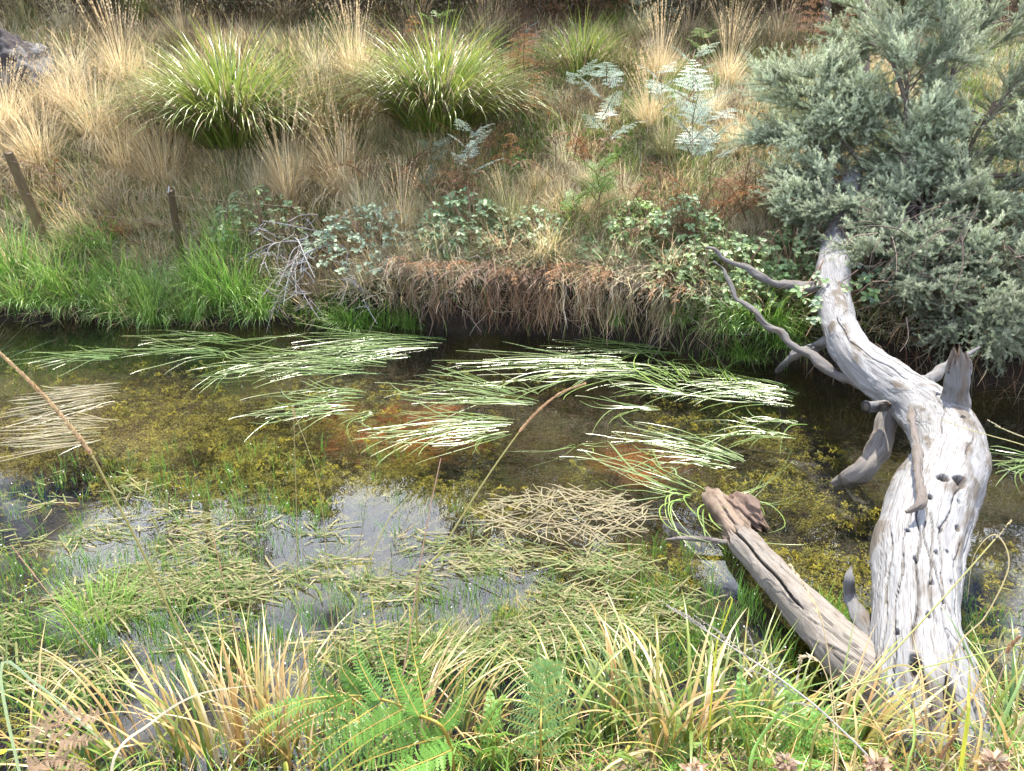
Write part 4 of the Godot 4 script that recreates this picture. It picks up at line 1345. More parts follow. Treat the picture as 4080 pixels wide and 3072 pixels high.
# ------------------------------------------------------------------ the logs
func logs() -> void:
	var base := Vector3(1.511, 0.18, -2.233)
	var o := thing("fallen_log", "thick bleached grey dead trunk lying across the pool from bank to bank", "log", base)
	var path := [Vector3(1.479, -0.06, -2.05), Vector3(1.49, 0.08, -2.139), Vector3(1.518, 0.17, -2.243), Vector3(1.558, 0.26, -2.408), Vector3(1.654, 0.33, -2.656), Vector3(1.842, 0.38, -3.027), Vector3(2.073, 0.41, -3.399), Vector3(2.367, 0.43, -3.826), Vector3(2.58, 0.45, -4.291), Vector3(2.632, 0.47, -4.718), Vector3(2.591, 0.5, -5.146), Vector3(2.601, 0.53, -5.614), Vector3(2.668, 0.62, -6.079), Vector3(2.784, 0.74, -6.543), Vector3(2.87, 0.92, -6.851), Vector3(3.132, 1.15, -7.491), Vector3(3.259, 1.43, -7.709), Vector3(3.469, 1.66, -8.113)]
	var rel := []
	for p in path:
		rel.append(p - base)
	var rad := [0.20, 0.21, 0.20, 0.19, 0.172, 0.180, 0.190, 0.19, 0.182, 0.165, 0.16, 0.148, 0.138, 0.134, 0.13, 0.115, 0.10, 0.08]
	var holes := [[0.62, -0.10, 0.007, 0.04], [0.72, 0.28, 0.007, 0.04], [0.80, 0.02, 0.008, 0.04], [0.86, 0.5, 0.007, 0.04], [0.93, -0.35, 0.007, 0.04], [1.0, 0.12, 0.008, 0.04], [1.06, 0.42, 0.007, 0.04], [1.12, -0.55, 0.007, 0.04], [1.2, 0.2, 0.011, 0.04], [1.3, 0.65, 0.012, 0.04], [0.52, 0.55, 0.008, 0.04], [0.42, -0.45, 0.020, 0.05], [0.55, -0.75, 0.007, 0.04], [0.33, 0.7, 0.007, 0.04], [1.42, -0.2, 0.011, 0.04], [1.5, 0.5, 0.009, 0.04], [1.66, 0.35, 0.03, 0.05], [1.62, -0.02, 0.026, 0.04], [2.4, 0.1, 0.012, 0.04], [2.8, -0.2, 0.012, 0.04], [3.1, 0.3, 0.012, 0.04], [0.16, 0.05, 0.035, 0.09]]
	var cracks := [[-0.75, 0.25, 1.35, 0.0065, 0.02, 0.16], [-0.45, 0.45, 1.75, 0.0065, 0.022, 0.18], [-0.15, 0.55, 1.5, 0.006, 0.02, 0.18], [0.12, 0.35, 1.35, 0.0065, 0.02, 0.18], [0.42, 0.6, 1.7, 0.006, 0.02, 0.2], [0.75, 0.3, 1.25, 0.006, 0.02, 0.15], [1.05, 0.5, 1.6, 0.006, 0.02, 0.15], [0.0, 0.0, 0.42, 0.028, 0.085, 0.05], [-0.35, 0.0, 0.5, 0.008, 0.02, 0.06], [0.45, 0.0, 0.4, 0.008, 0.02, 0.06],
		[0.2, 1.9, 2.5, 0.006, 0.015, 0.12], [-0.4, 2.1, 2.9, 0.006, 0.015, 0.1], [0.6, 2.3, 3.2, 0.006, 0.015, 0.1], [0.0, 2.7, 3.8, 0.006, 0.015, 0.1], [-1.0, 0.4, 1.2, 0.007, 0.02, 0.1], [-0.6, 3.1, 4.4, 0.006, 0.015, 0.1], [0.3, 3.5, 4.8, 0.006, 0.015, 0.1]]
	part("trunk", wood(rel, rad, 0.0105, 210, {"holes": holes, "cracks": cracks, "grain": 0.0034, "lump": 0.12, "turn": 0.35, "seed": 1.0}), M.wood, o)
	# branches: [points, radii, sides, end frayed]
	var limbs := [
		["broken_stub", [Vector3(2.555, 0.5, -4.209), Vector3(2.645, 0.597, -4.3), Vector3(2.621, 0.78, -4.28), Vector3(2.612, 0.922, -4.3)], [0.12, 0.078, 0.062, 0.050], 64, 0.09],
		["drooping_branch", [Vector3(2.588, 0.42, -4.899), Vector3(2.51, 0.332, -4.8), Vector3(2.424, 0.191, -4.66), Vector3(2.268, 0.064, -4.52), Vector3(2.217, -0.12, -4.702)], [0.075, 0.066, 0.070, 0.066, 0.05], 48, 0.0],
		["long_curved_branch", [Vector3(2.569, 0.46, -5.084), Vector3(2.531, 0.383, -5.45), Vector3(2.365, 0.43, -5.75), Vector3(2.181, 0.545, -6), Vector3(1.99, 0.699, -6.3), Vector3(1.866, 0.86, -6.55), Vector3(1.796, 0.998, -6.75)], [0.07, 0.042, 0.032, 0.027, 0.022, 0.016, 0.009], 28, 0.0],
		["upper_branch", [Vector3(2.798, 0.8, -6.674), Vector3(2.544, 0.794, -6.7), Vector3(2.257, 0.853, -6.85), Vector3(1.975, 0.966, -7), Vector3(1.783, 1.075, -7.1)], [0.07, 0.044, 0.030, 0.022, 0.012], 24, 0.0],
		["side_root", [Vector3(2.651, 0.52, -6.046), Vector3(2.617, 0.348, -6.35), Vector3(2.389, 0.325, -6.2), Vector3(2.443, 0, -6.73)], [0.06, 0.045, 0.036, 0.026], 24, 0.0],
		["hanging_twig", [Vector3(2.285, 0.668, -4.12), Vector3(2.151, 0.662, -3.8), Vector3(2.024, 0.653, -3.5), Vector3(1.868, 0.638, -3.16), Vector3(1.811, 0.627, -3.05), Vector3(1.748, 0.601, -3.03)], [0.016, 0.018, 0.020, 0.019, 0.018, 0.009], 24, 0.0],
		["far_side_branch", [Vector3(2.642, 0.52, -4.918), Vector3(3.031, 0.446, -5.3), Vector3(3.243, 0.492, -5.45), Vector3(3.525, 0.571, -5.6)], [0.05, 0.040, 0.024, 0.008], 20, 0.0],
		["low_flaky_branch", [Vector3(1.481, 0.2, -2.617), Vector3(1.508, 0.2, -2.783), Vector3(1.521, 0.22, -2.938), Vector3(1.508, 0.302, -2.96), Vector3(1.543, 0.331, -3.02)], [0.040, 0.034, 0.027, 0.024, 0.014], 30, 0.03],
		["knot", [Vector3(2.296, 0.45, -4.67), Vector3(2.426, 0.437, -4.72), Vector3(2.409, 0.497, -4.6)], [0.045, 0.036, 0.024], 28, 0.04],
	]
	for k in limbs.size():
		var l: Array = limbs[k]
		var q := []
		for p in l[1]:
			q.append(p - base)
		var look := {"grain": 0.004, "lump": 0.16, "seed": 10.0 + k, "turn": 0.1, "kink": 0.008, "a": lin(0.15, 0.152, 0.158), "b": lin(0.12, 0.10, 0.085)}
		if l[4] > 0.0:
			look.jag = l[4]
		if l[0] == "low_flaky_branch" or l[0] == "broken_stub" or l[0] == "side_root":
			look.lump = 0.10
			look.grain = 0.005
			look.kink = 0.006
		if l[0] == "long_curved_branch" or l[0] == "upper_branch" or l[0] == "far_side_branch":
			look.kink = 0.045
		if l[0] == "hanging_twig":
			look.a = lin(0.15, 0.13, 0.12)
		if l[0] == "drooping_branch":
			look.cracks = [[0.4, 0.1, 0.5, 0.004, 0.01, 0.1]]
			look.a = lin(0.16, 0.15, 0.14)
		if l[0] == "long_curved_branch" or l[0] == "upper_branch":
			look.a = lin(0.115, 0.11, 0.108)
		var m := part(l[0], wood(q, l[2], 0.012, l[3], look), M.wood, o)
		m.name = l[0]
	# the second, shorter log
	var b2 := Vector3(1.335, 0.05, -3.178)
	var o2 := thing("broken_log", "short grey-brown split log with a rotten end, lying against the bleached trunk's foot", "log", b2)
	var p2 := [Vector3(1.439, 0.22, -2.329), Vector3(1.38, 0.2, -2.533), Vector3(1.36, 0.16, -2.757), Vector3(1.331, 0.12, -3.061), Vector3(1.294, 0.085, -3.384), Vector3(1.246, 0.06, -3.741)]
	var r2 := []
	for p in p2:
		r2.append(p - b2)
	part("log_body", wood(r2, [0.11, 0.115, 0.098, 0.088, 0.082, 0.082], 0.0075, 110, {"grain": 0.0035, "lump": 0.07, "seed": 31.0, "turn": 0.12, "a": lin(0.185, 0.168, 0.152), "b": lin(0.10, 0.078, 0.06), "jag": 0.10, "cracks": [[-0.75, 0.55, 1.4, 0.012, 0.04, 0.1], [0.15, 0.25, 1.0, 0.005, 0.014, 0.12], [-0.35, 0.1, 0.6, 0.005, 0.014, 0.1], [0.5, 0.0, 0.5, 0.004, 0.01, 0.1]]}), M.wood, o2)
	var p3 := []
	for p in [Vector3(1.299, 0.045, -3.656), Vector3(1.27, 0.04, -3.891), Vector3(1.251, 0.02, -4.122), Vector3(1.256, -0.03, -4.356)]:
		p3.append(p - b2)
	part("rotten_end", wood(p3, [0.055, 0.072, 0.070, 0.05], 0.006, 70, {"grain": 0.006, "lump": 0.3, "seed": 41.0, "a": lin(0.19, 0.145, 0.11), "b": lin(0.07, 0.045, 0.032), "jag": 0.11, "jag_both": true, "cracks": [[0.2, 0.0, 0.5, 0.008, 0.02, 0.1], [0.8, 0.0, 0.5, 0.007, 0.02, 0.1], [-0.5, 0.0, 0.5, 0.007, 0.02, 0.1]]}), M.wood, o2)
	var p4 := []
	for p in [Vector3(1.408, 0.075, -3.791), Vector3(1.36, 0.09, -3.947), Vector3(1.299, 0.07, -4.111)]:
		p4.append(p - b2)
	part("crumbling_crust", wood(p4, [0.035, 0.05, 0.03], 0.005, 60, {"grain": 0.016, "lump": 0.7, "seed": 47.0, "a": lin(0.14, 0.095, 0.075), "b": lin(0.06, 0.04, 0.032), "jag": 0.06, "jag_both": true}), M.wood, o2)
	var p5 := []
	for p in [Vector3(1.173, 0.05, -3.676), Vector3(1.051, 0.055, -3.696), Vector3(0.928, 0.05, -3.714), Vector3(0.847, 0.03, -3.738)]:
		p5.append(p - b2)
	part("dark_twig", wood(p5, [0.018, 0.014, 0.012, 0.006], 0.006, 18, {"grain": 0.003, "lump": 0.12, "seed": 51.0, "a": lin(0.20, 0.175, 0.165), "b": lin(0.06, 0.05, 0.045)}), M.wood, o2)
	# bramble leaves lying on the log's upper end, near enough to see each leaf
	var bl := on(Vector2(3.326, -7.437))
	bl.y = 0.9
	var bo := thing("bramble_on_log", "dark glossy bramble runners with large leaves lying over the log's upper end", "bramble", bl)
	var spots := [Vector3(3.109, 0.925, -6.93), Vector3(3.221, 0.872, -6.88), Vector3(3.316, 0.79, -6.83), Vector3(2.728, 0.767, -6.43), Vector3(2.659, 0.703, -6.33), Vector3(2.862, 0.795, -6.48), Vector3(3.049, 0.743, -6.53), Vector3(2.535, 0.632, -6.18), Vector3(3.423, 0.936, -6.98), Vector3(3.492, 0.872, -6.88), Vector3(3.155, 1.027, -7.18), Vector3(3.628, 1.002, -7.08), Vector3(2.614, 0.854, -6.58), Vector3(2.891, 0.873, -6.68), Vector3(2.511, 0.755, -6.48), Vector3(3.348, 1.024, -7.08), Vector3(2.617, 0.719, -6.38), Vector3(3.082, 0.821, -6.73)]
	var rb := Buf.new()
	for k in spots.size() - 1:
		if k % 2 == 0:
			var a: Vector3 = spots[k] - bl
			var c: Vector3 = spots[k + 1] - bl
			twig(rb, [a + Vector3(0.15, 0.15, -0.25), a, c, c + Vector3(-0.15, -0.1, 0.15)], 0.004, 0.002, 5, lin(0.20, 0.10, 0.08), lin(0.22, 0.13, 0.08))
	part("runners", rb.mesh(), M.twig, bo, "stuff")
	for s in spots:
		var q: Vector3 = s - bl
		for k in 4:
			var lb := Buf.new()
			var col := vary(pick([lin(0.09, 0.17, 0.07), lin(0.20, 0.28, 0.20), lin(0.12, 0.21, 0.06)]), 0.2)
			bramble_leaves(lb, q + Vector3(R(-0.09, 0.09), R(-0.05, 0.07), R(-0.08, 0.08)), Vector3(R(-0.5, 0.5), 1, R(0.0, 0.9)).normalized(), R(0.055, 0.085), col)
			part("leaf", lb.mesh(), M.fern, bo)

# ------------------------------------------------------------------ the grey-green shrub
func shrub() -> void:
	var root := Vector3(4.1, 0.95, -7.6)
	root.y = height(root.x, root.z)
	var o := thing("tea_tree_shrub", "large grey-green fine-leaved shrub leaning over the log and the water", "shrub", root)
	var sb := Buf.new()
	for k in 20:
		var p := Vector3(R(-0.002, 0.002), k * 0.003, R(-0.002, 0.002))
		for s in 2:
			var a := k * 2.4 + s * PI + R(-0.3, 0.3)
			var dir := Vector3(cos(a), R(0.1, 0.9), sin(a)).normalized()
			leaflet(sb, p, dir, Vector3(R(-1, 1), 1.2, R(-1, 1)).normalized(), R(0.010, 0.017), 0.0042, vary(Color(1, 1, 1), 0.18))
	var sprig := sb.mesh()
	# clusters that the branches reach for: centre, reach, how many, painted lit-to-shaded tone
	var lobes := [
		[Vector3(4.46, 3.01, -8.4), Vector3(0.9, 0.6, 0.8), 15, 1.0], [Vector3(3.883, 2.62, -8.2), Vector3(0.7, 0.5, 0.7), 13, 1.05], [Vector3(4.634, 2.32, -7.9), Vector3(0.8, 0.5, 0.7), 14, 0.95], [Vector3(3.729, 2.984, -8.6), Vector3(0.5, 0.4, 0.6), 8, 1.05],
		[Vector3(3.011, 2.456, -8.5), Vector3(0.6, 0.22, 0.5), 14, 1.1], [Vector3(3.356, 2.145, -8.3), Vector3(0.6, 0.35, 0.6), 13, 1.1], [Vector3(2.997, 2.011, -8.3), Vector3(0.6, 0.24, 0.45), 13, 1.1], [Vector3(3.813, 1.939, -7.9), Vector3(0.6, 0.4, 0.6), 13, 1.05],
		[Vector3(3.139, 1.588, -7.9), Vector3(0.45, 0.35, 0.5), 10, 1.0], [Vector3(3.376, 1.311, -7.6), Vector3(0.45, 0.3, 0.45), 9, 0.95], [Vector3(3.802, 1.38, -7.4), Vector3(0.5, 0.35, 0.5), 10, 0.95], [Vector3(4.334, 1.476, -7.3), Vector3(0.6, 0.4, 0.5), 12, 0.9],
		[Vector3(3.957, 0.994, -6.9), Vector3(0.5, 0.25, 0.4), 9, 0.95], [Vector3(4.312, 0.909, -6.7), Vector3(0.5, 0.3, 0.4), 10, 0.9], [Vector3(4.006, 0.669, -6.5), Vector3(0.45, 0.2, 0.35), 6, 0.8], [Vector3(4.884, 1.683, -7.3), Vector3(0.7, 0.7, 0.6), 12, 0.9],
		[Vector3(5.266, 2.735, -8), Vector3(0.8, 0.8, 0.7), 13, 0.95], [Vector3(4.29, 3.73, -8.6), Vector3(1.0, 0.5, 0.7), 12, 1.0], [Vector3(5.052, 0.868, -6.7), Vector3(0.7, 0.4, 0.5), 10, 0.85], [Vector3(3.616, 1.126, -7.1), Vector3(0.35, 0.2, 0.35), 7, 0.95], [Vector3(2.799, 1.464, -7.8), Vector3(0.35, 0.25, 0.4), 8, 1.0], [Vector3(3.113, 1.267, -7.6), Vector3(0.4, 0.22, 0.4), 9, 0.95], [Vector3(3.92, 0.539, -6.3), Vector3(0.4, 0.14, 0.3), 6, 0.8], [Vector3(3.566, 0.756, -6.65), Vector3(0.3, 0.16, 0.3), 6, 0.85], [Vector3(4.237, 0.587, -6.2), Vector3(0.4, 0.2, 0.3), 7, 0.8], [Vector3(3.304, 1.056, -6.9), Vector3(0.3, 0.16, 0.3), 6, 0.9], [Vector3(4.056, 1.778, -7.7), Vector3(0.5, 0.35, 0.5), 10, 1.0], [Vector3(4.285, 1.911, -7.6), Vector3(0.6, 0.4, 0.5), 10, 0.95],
	]
	var xf := []
	var cols := []
	var fine_b := Buf.new()
	for l in lobes:
		var hub: Vector3 = l[0] - root
		var mb := Buf.new()
		var bark := vary(lin(0.13, 0.10, 0.08), 0.25)
		var start := Vector3(R(-0.3, 0.3), R(-0.1, 0.1), R(-0.25, 0.25))
		var low := start.lerp(hub, 0.45) + Vector3(R(-0.15, 0.15), R(-0.15, 0.25), R(-0.1, 0.1))
		twig(mb, [start, low, hub], 0.035, 0.014, 8, bark, bark, 0.1)
		part("branch", mb.mesh(), M.twig, o)
		for k in l[2]:
			var g := Vector3(R(-1, 1), R(-1, 1), R(-1, 1)).normalized() * pow(rng.randf(), 0.4)
			var tip: Vector3 = hub + g * l[1]
			var a := low.lerp(hub, R(0.55, 1.0))
			var mid := a.lerp(tip, 0.5) + Vector3(R(-0.08, 0.08), R(-0.02, 0.12), R(-0.08, 0.08))
			twig(fine_b, [a, mid, tip], 0.009, 0.002, 5, bark, bark.lightened(0.1), 0.08)
			var flow := (tip - a).normalized()
			var tone := R(0.75, 1.2)
			for j in 30:
				var p := a.lerp(mid, R(0.4, 1.0)) if j < 3 else mid.lerp(tip, R(0.0, 1.0))
				var dir := (flow + Vector3(R(-1, 1), R(-0.7, 0.8), R(-1, 1)) * 0.75 + Vector3(-0.15, 0.05, 0.1)).normalized()
				var le := R(0.16, 0.40)
				var e := p + dir * le
				twig(fine_b, [p, e], 0.0025, 0.0012, 3, bark, bark, 0.3, 0.0)
				var n := int(le / 0.023)
				for i in n:
					var q := p.lerp(e, (i + 0.8) / n)
					var sd := (dir + Vector3(R(-1, 1), R(-0.6, 1.0), R(-1, 1)) * 0.7).normalized()
					var bs := Basis(Quaternion(Vector3.UP, sd)) * Basis.from_euler(Vector3(0, R(0, TAU), 0))
					xf.append(Transform3D(bs.scaled(Vector3.ONE * R(0.6, 1.1)), q))
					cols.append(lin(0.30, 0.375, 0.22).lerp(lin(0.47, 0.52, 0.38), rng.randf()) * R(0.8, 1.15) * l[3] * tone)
	part("twigs", fine_b.mesh(), M.twig, o, "stuff")
	scatter("foliage", sprig, M.needle, xf, cols, o)
	# dead, leafless lower part with its own shade put into the twig colour
	var db := Buf.new()
	for k in 520:
		var u := rng.randf()
		var p := Vector3(R(2.9, 6.2), R(0.35, 1.5), -R(6.35, 7.6)) - root
		var e := p + Vector3(R(-0.45, 0.3), R(-0.45, 0.2), R(-0.1, 0.4))
		var c := vary(pick([lin(0.10, 0.07, 0.055), lin(0.07, 0.05, 0.04), lin(0.18, 0.14, 0.11)]), 0.25)
		twig(db, [p, p.lerp(e, 0.5) + Vector3(R(-0.06, 0.06), R(-0.06, 0.06), 0), e], 0.004 + 0.003 * u, 0.0015, 4, c, c, 0.1, 0.0)
	part("dead_twigs", db.mesh(), M.twig, o, "stuff")
	# thicket on the bank below it, colour darkened for the shade there
	var under := thing("bank_thicket", "dim brown thicket on the bank under the grey shrub, behind the log", "thicket", Vector3(4.6, 0.3, -6.7))
	var ub := Buf.new()
	for k in 3200:
		var x := R(2.7, 7.2)
		var d := far_edge(x) + R(-0.1, 1.3)
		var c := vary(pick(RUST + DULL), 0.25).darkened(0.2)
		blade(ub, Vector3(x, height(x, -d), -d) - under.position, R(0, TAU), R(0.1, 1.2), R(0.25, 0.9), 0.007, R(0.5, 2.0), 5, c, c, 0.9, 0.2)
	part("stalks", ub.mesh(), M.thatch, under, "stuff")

# ------------------------------------------------------------------ floating reed leaves
# a long leaf lying on the water along +x, rounded across, curved in plan by curl
func strap(length: float, width: float, curl: float, hump: float, c0: Color, c1: Color, sway := 0.0) -> ArrayMesh:
	var b := Buf.new()
	var segs := 14
	var pos := Vector3.ZERO
	var ph := R(0, TAU)
	var across := [-1.0, -0.55, 0.0, 0.55, 1.0]
	for k in segs + 1:
		var t := float(k) / segs
		var yaw := curl * t * t + sway * (sin(t * 5.0 + ph) - sin(ph))
		var d := Vector3(cos(yaw), 0, sin(yaw))
		var sd := Vector3(-sin(yaw), 0, cos(yaw))
		var w := width * 0.5 * minf(1.0, (1.0 - t) * 6.0 + 0.25) * (0.75 + 0.25 * minf(1.0, t * 4.0))
		var lift := hump * sin(PI * minf(1.0, t * 1.6)) * (1.0 if t < 0.625 else 0.0) + 0.0012 * sin(t * 23.0)
		for s in across:
			b.v.append(pos + sd * s * w + Vector3.UP * (lift + width * 0.18 * (1.0 - s * s)))
			b.n.append((Vector3.UP + sd * s * 0.6).normalized())
			b.c.append(c0.lerp(c1, t))
		if k < segs:
			for s in 4:
				var q := k * 5 + s
				b.i.append_array([q, q + 5, q + 1, q + 1, q + 5, q + 6])
			pos += d * length / segs
	return b.mesh()

# a dead leaf broken over: two straight arms that meet in a sharp fold
func folded_leaf(width: float) -> ArrayMesh:
	var b := Buf.new()
	var turn := 0.0
	var corner := Vector3(0.55, 0.002, 0)
	for arm in 2:
		var d := Vector3(-1, 0, 0) if arm == 0 else Vector3(-cos(0.55), 0, sin(0.55))
		var sd := Vector3(-d.z, 0, d.x) * width * 0.5
		var le := 0.55 if arm == 0 else 0.42
		var q := b.v.size()
		for e in 2:
			var p := corner + d * le * e + Vector3.UP * (0.004 * arm)
			for s in [-1.0, 1.0]:
				b.add(p + sd * s, (Vector3.UP + sd * s * 60.0).normalized(), Color(1, 1, 1) if arm == 0 else Color(0.85, 0.82, 0.7))
		b.i.append_array([q, q + 2, q + 1, q + 1, q + 2, q + 3])
	return b.mesh()

func floating_leaves() -> void:
	var greens := []
	var tans := []
	for k in 12:
		var c := vary(pick([lin(0.10, 0.17, 0.04), lin(0.075, 0.14, 0.03), lin(0.13, 0.18, 0.06)]), 0.1)
		greens.append(strap(1.0, 0.0098, R(-1.0, 1.0), R(0.0, 0.015), c, c.lerp(lin(0.16, 0.19, 0.07), 0.5), 0.14))
	for k in 6:
		var c := vary(lin(0.16, 0.25, 0.05), 0.12)
		greens.append(strap(1.0, 0.0095, R(1.2, 2.4) * (1.0 if k % 2 == 0 else -1.0), 0.03, c, c.lerp(lin(0.16, 0.19, 0.07), 0.5), 0.14))
	for k in 8:
		var c := vary(pick([lin(0.20, 0.165, 0.085), lin(0.26, 0.22, 0.12), lin(0.15, 0.13, 0.06), lin(0.18, 0.18, 0.08)]), 0.12)
		tans.append(strap(1.0, 0.0085, R(-0.25, 0.25), R(0.0, 0.01), c, c.lightened(0.08)))
	# base, tip, width of the fan, leaves, kind (0 green, 1 curly green, 2 tan), label
	var rows := [
		[Vector2(-1.148, -6.837), Vector2(-2.385, -7.074), 0.28, 46, 0, "green leaf fan trailing in the far water below the bare white branches"],
		[Vector2(-1.222, -5.93), Vector2(-1.996, -5.909), 0.30, 52, 0, "green leaf fan with white glare on its near leaves, beside the rusty bed patch"],
		[Vector2(-0.667, -7.579), Vector2(-2.214, -7.611), 0.22, 40, 0, "long leaf raft close under the dark gap of the far bank"],
		[Vector2(-0.934, -7.22), Vector2(-1.823, -7.146), 0.14, 18, 0, "short leaf raft just before the raft under the dark gap"],
		[Vector2(0.225, -5.93), Vector2(-0.836, -6.379), 0.16, 44, 0, "shining leaf fan in the middle of the pool, upper one of two"],
		[Vector2(0.049, -5.423), Vector2(-0.951, -5.291), 0.18, 56, 0, "brightest shining leaf fan in the middle of the pool, lower one of two"],
		[Vector2(-1.008, -5.706), Vector2(-1.347, -5.533), 0.05, 9, 0, "few shining leaves between the glaring fans"],
		[Vector2(-2.786, -7.644), Vector2(-3.722, -7.917), 0.12, 20, 0, "narrow green leaf fan below the thin fence post"],
		[Vector2(-2.746, -7.22), Vector2(-3.743, -7.419), 0.14, 22, 0, "green leaf fan just before the narrow one below the thin post"],
		[Vector2(-2.292, -6.837), Vector2(-2.852, -6.665), 0.16, 20, 0, "sparse green leaves over yellow weed"],
		[Vector2(1.262, -6.796), Vector2(-0.243, -6.864), 0.26, 60, 0, "wide glaring leaf raft below the hanging mat"],
		[Vector2(1.695, -7.22), Vector2(0.536, -7.53), 0.16, 34, 0, "leaf raft along the far shore below the tawny edge tuft"],
		[Vector2(1.687, -6.238), Vector2(1.436, -7.295), 0.40, 40, 1, "curly green leaf tangle near the low sedge clump"],
		[Vector2(2.378, -5.993), Vector2(1.566, -6.415), 0.26, 60, 0, "green combed leaf fan in the crook of the log's long branch"],
		[Vector2(1.639, -6.037), Vector2(0.825, -6.355), 0.05, 16, 0, "thin glaring leaf streak below the wide raft"],
		[Vector2(1.207, -5.745), Vector2(0.541, -5.847), 0.03, 9, 0, "lone streak of white shining leaves in open water"],
		[Vector2(1.54, -4.706), Vector2(0.88, -5.206), 0.16, 40, 0, "white shining leaf fan above the rotten log end"],
		[Vector2(1.173, -4.3), Vector2(0.653, -4.851), 0.10, 18, 0, "long shining leaves reaching away from the rotten log end"],
		[Vector2(1.169, -4.282), Vector2(0.772, -3.998), 0.16, 16, 1, "green leaves curving back towards the near side at the rotten log end"],
		[Vector2(1.307, -4.282), Vector2(1.579, -3.971), 0.12, 12, 1, "bent green leaves lying past the rotten log end towards the trunk"],
		[Vector2(2.079, -5.164), Vector2(1.524, -5.335), 0.06, 16, 0, "green leaf streak before the drooping branch"],
		[Vector2(2.281, -5.442), Vector2(1.791, -5.609), 0.05, 9, 0, "faint leaf streak in the log's shadow edge"],
		[Vector2(-3.686, -7.146), Vector2(-4.514, -7.22), 0.14, 22, 0, "pale green leaf fan at the pool corner beside the dark reeds"],
		[Vector2(0.476, -5.043), Vector2(0.593, -4.888), 0.06, 8, 1, "small star of bent green leaves in the mirrored trees"],
		[Vector2(3.722, -4.706), Vector2(3.234, -4.777), 0.14, 30, 0, "shaded green leaf fan behind the bleached trunk"],
		[Vector2(-3.293, -6.125), Vector2(-3.908, -5.806), 0.30, 60, 2, "tan dry leaf raft floating near the tall seed stalk, upper half"],
		[Vector2(-3.006, -5.335), Vector2(-3.683, -5.248), 0.26, 60, 2, "tan dry leaf raft floating near the tall seed stalk, lower half"],
		[Vector2(-3.181, -7.53), Vector2(-2.182, -7.146), 0.2, 10, 0, "scattered single leaves in the shade of the far bank"],
	]
	for r in rows:
		var a := Vector3(r[0].x, 0, r[0].y)
		var e := Vector3(r[1].x, 0, r[1].y)
		var o := thing("floating_leaf_fan", r[5], "reed leaves", a, 0.0, "fans of reed leaves floating on the pool")
		var dir := e - a
		var yaw0 := atan2(-dir.z, dir.x)
		var side := Vector3(-dir.z, 0, dir.x).normalized()
		var full := dir.length()
		for k in int(r[3] * 0.9):
			var off := R(-1, 1)
			var le := full * R(0.35, 1.05)
			var m: Mesh = tans[rng.randi() % 8] if r[4] == 2 else greens[12 + rng.randi() % 6] if r[4] == 1 and rng.randf() < 0.7 else greens[rng.randi() % 12]
			var leaf := part("leaf", m, M.reed if r[4] != 2 else M.glossy, o)
			var spread := 0.40 if r[4] == 0 else 0.4
			if r[4] == 1:
				le *= R(0.8, 1.3)
			leaf.position = side * off * r[2] + dir.normalized() * R(0.0, full * 0.42) + Vector3.UP * (0.003 + 0.011 * rng.randf())
			leaf.rotation.y = yaw0 - off * spread * R(0.0, 1.4) + R(-0.2, 0.2)
			leaf.rotation.z = R(-0.006, 0.006)
			leaf.rotation.x = R(-0.3, 0.3)
			leaf.scale = Vector3(le, R(0.85, 1.2), R(0.8, 1.25))
	# the brown mat of cut leaves in the middle
	var mat_at := Vector2(0.329, -4.08)
	var mo := thing("floating_straw_mat", "brownish heap of criss-crossed dead leaves floating in the middle before the rotten log end", "straw mat", Vector3(mat_at.x, 0, mat_at.y))
	for k in 190:
		var ang := R(0, TAU)
		var q := sqrt(rng.randf())
		var leaf := part("straw", tans[rng.randi() % 8], M.dry, mo)
		leaf.position = Vector3(cos(ang) * q * 0.50, 0.004 + 0.035 * (1.0 - q) * rng.randf(), sin(ang) * q * 0.30)
		leaf.rotation = Vector3(0, R(-1.4, 1.4) + (PI if rng.randf() < 0.5 else 0.0), R(-0.07, 0.04))
		leaf.scale = Vector3(R(0.14, 0.36), 1, R(0.8, 1.1))
		leaf.position -= leaf.basis.x.normalized() * leaf.scale.x * 0.5
	# the litter of cut stems: nobody could count it
	var zones := [[Vector2(-2.45, -3.719), 1.0, 0.55, 900], [Vector2(-1.687, -3.536), 0.9, 0.40, 800], [Vector2(-1.896, -3.101), 0.8, 0.35, 850], [Vector2(-1.152, -3.211), 0.75, 0.35, 800], [Vector2(-0.868, -3.626), 0.6, 0.28, 300], [Vector2(-0.622, -3.031), 0.6, 0.28, 520], [Vector2(-0.182, -2.93), 0.5, 0.26, 420], [Vector2(0.229, -3.493), 0.42, 0.28, 650], [Vector2(0.492, -3.249), 0.40, 0.25, 520], [Vector2(0.157, -2.93), 0.4, 0.2, 420], [Vector2(-2.137, -2.866), 0.6, 0.3, 500], [Vector2(-1.344, -2.804), 0.6, 0.22, 360], [Vector2(0.602, -2.804), 0.4, 0.2, 220], [Vector2(-1.391, -4.252), 0.9, 0.22, 60], [Vector2(-2.89, -4.374), 0.8, 0.2, 160], [Vector2(2.336, -3.031), 0.2, 0.4, 60], [Vector2(1.205, -3.101), 0.25, 0.3, 16], [Vector2(-4.152, -8.323), 1.6, 0.12, 160], [Vector2(-0.272, -3.719), 0.5, 0.2, 130]]
	var bits := []
	var open_at := Vector2(-0.91, -4.282)
	for k in 3:
		bits.append([[], []])
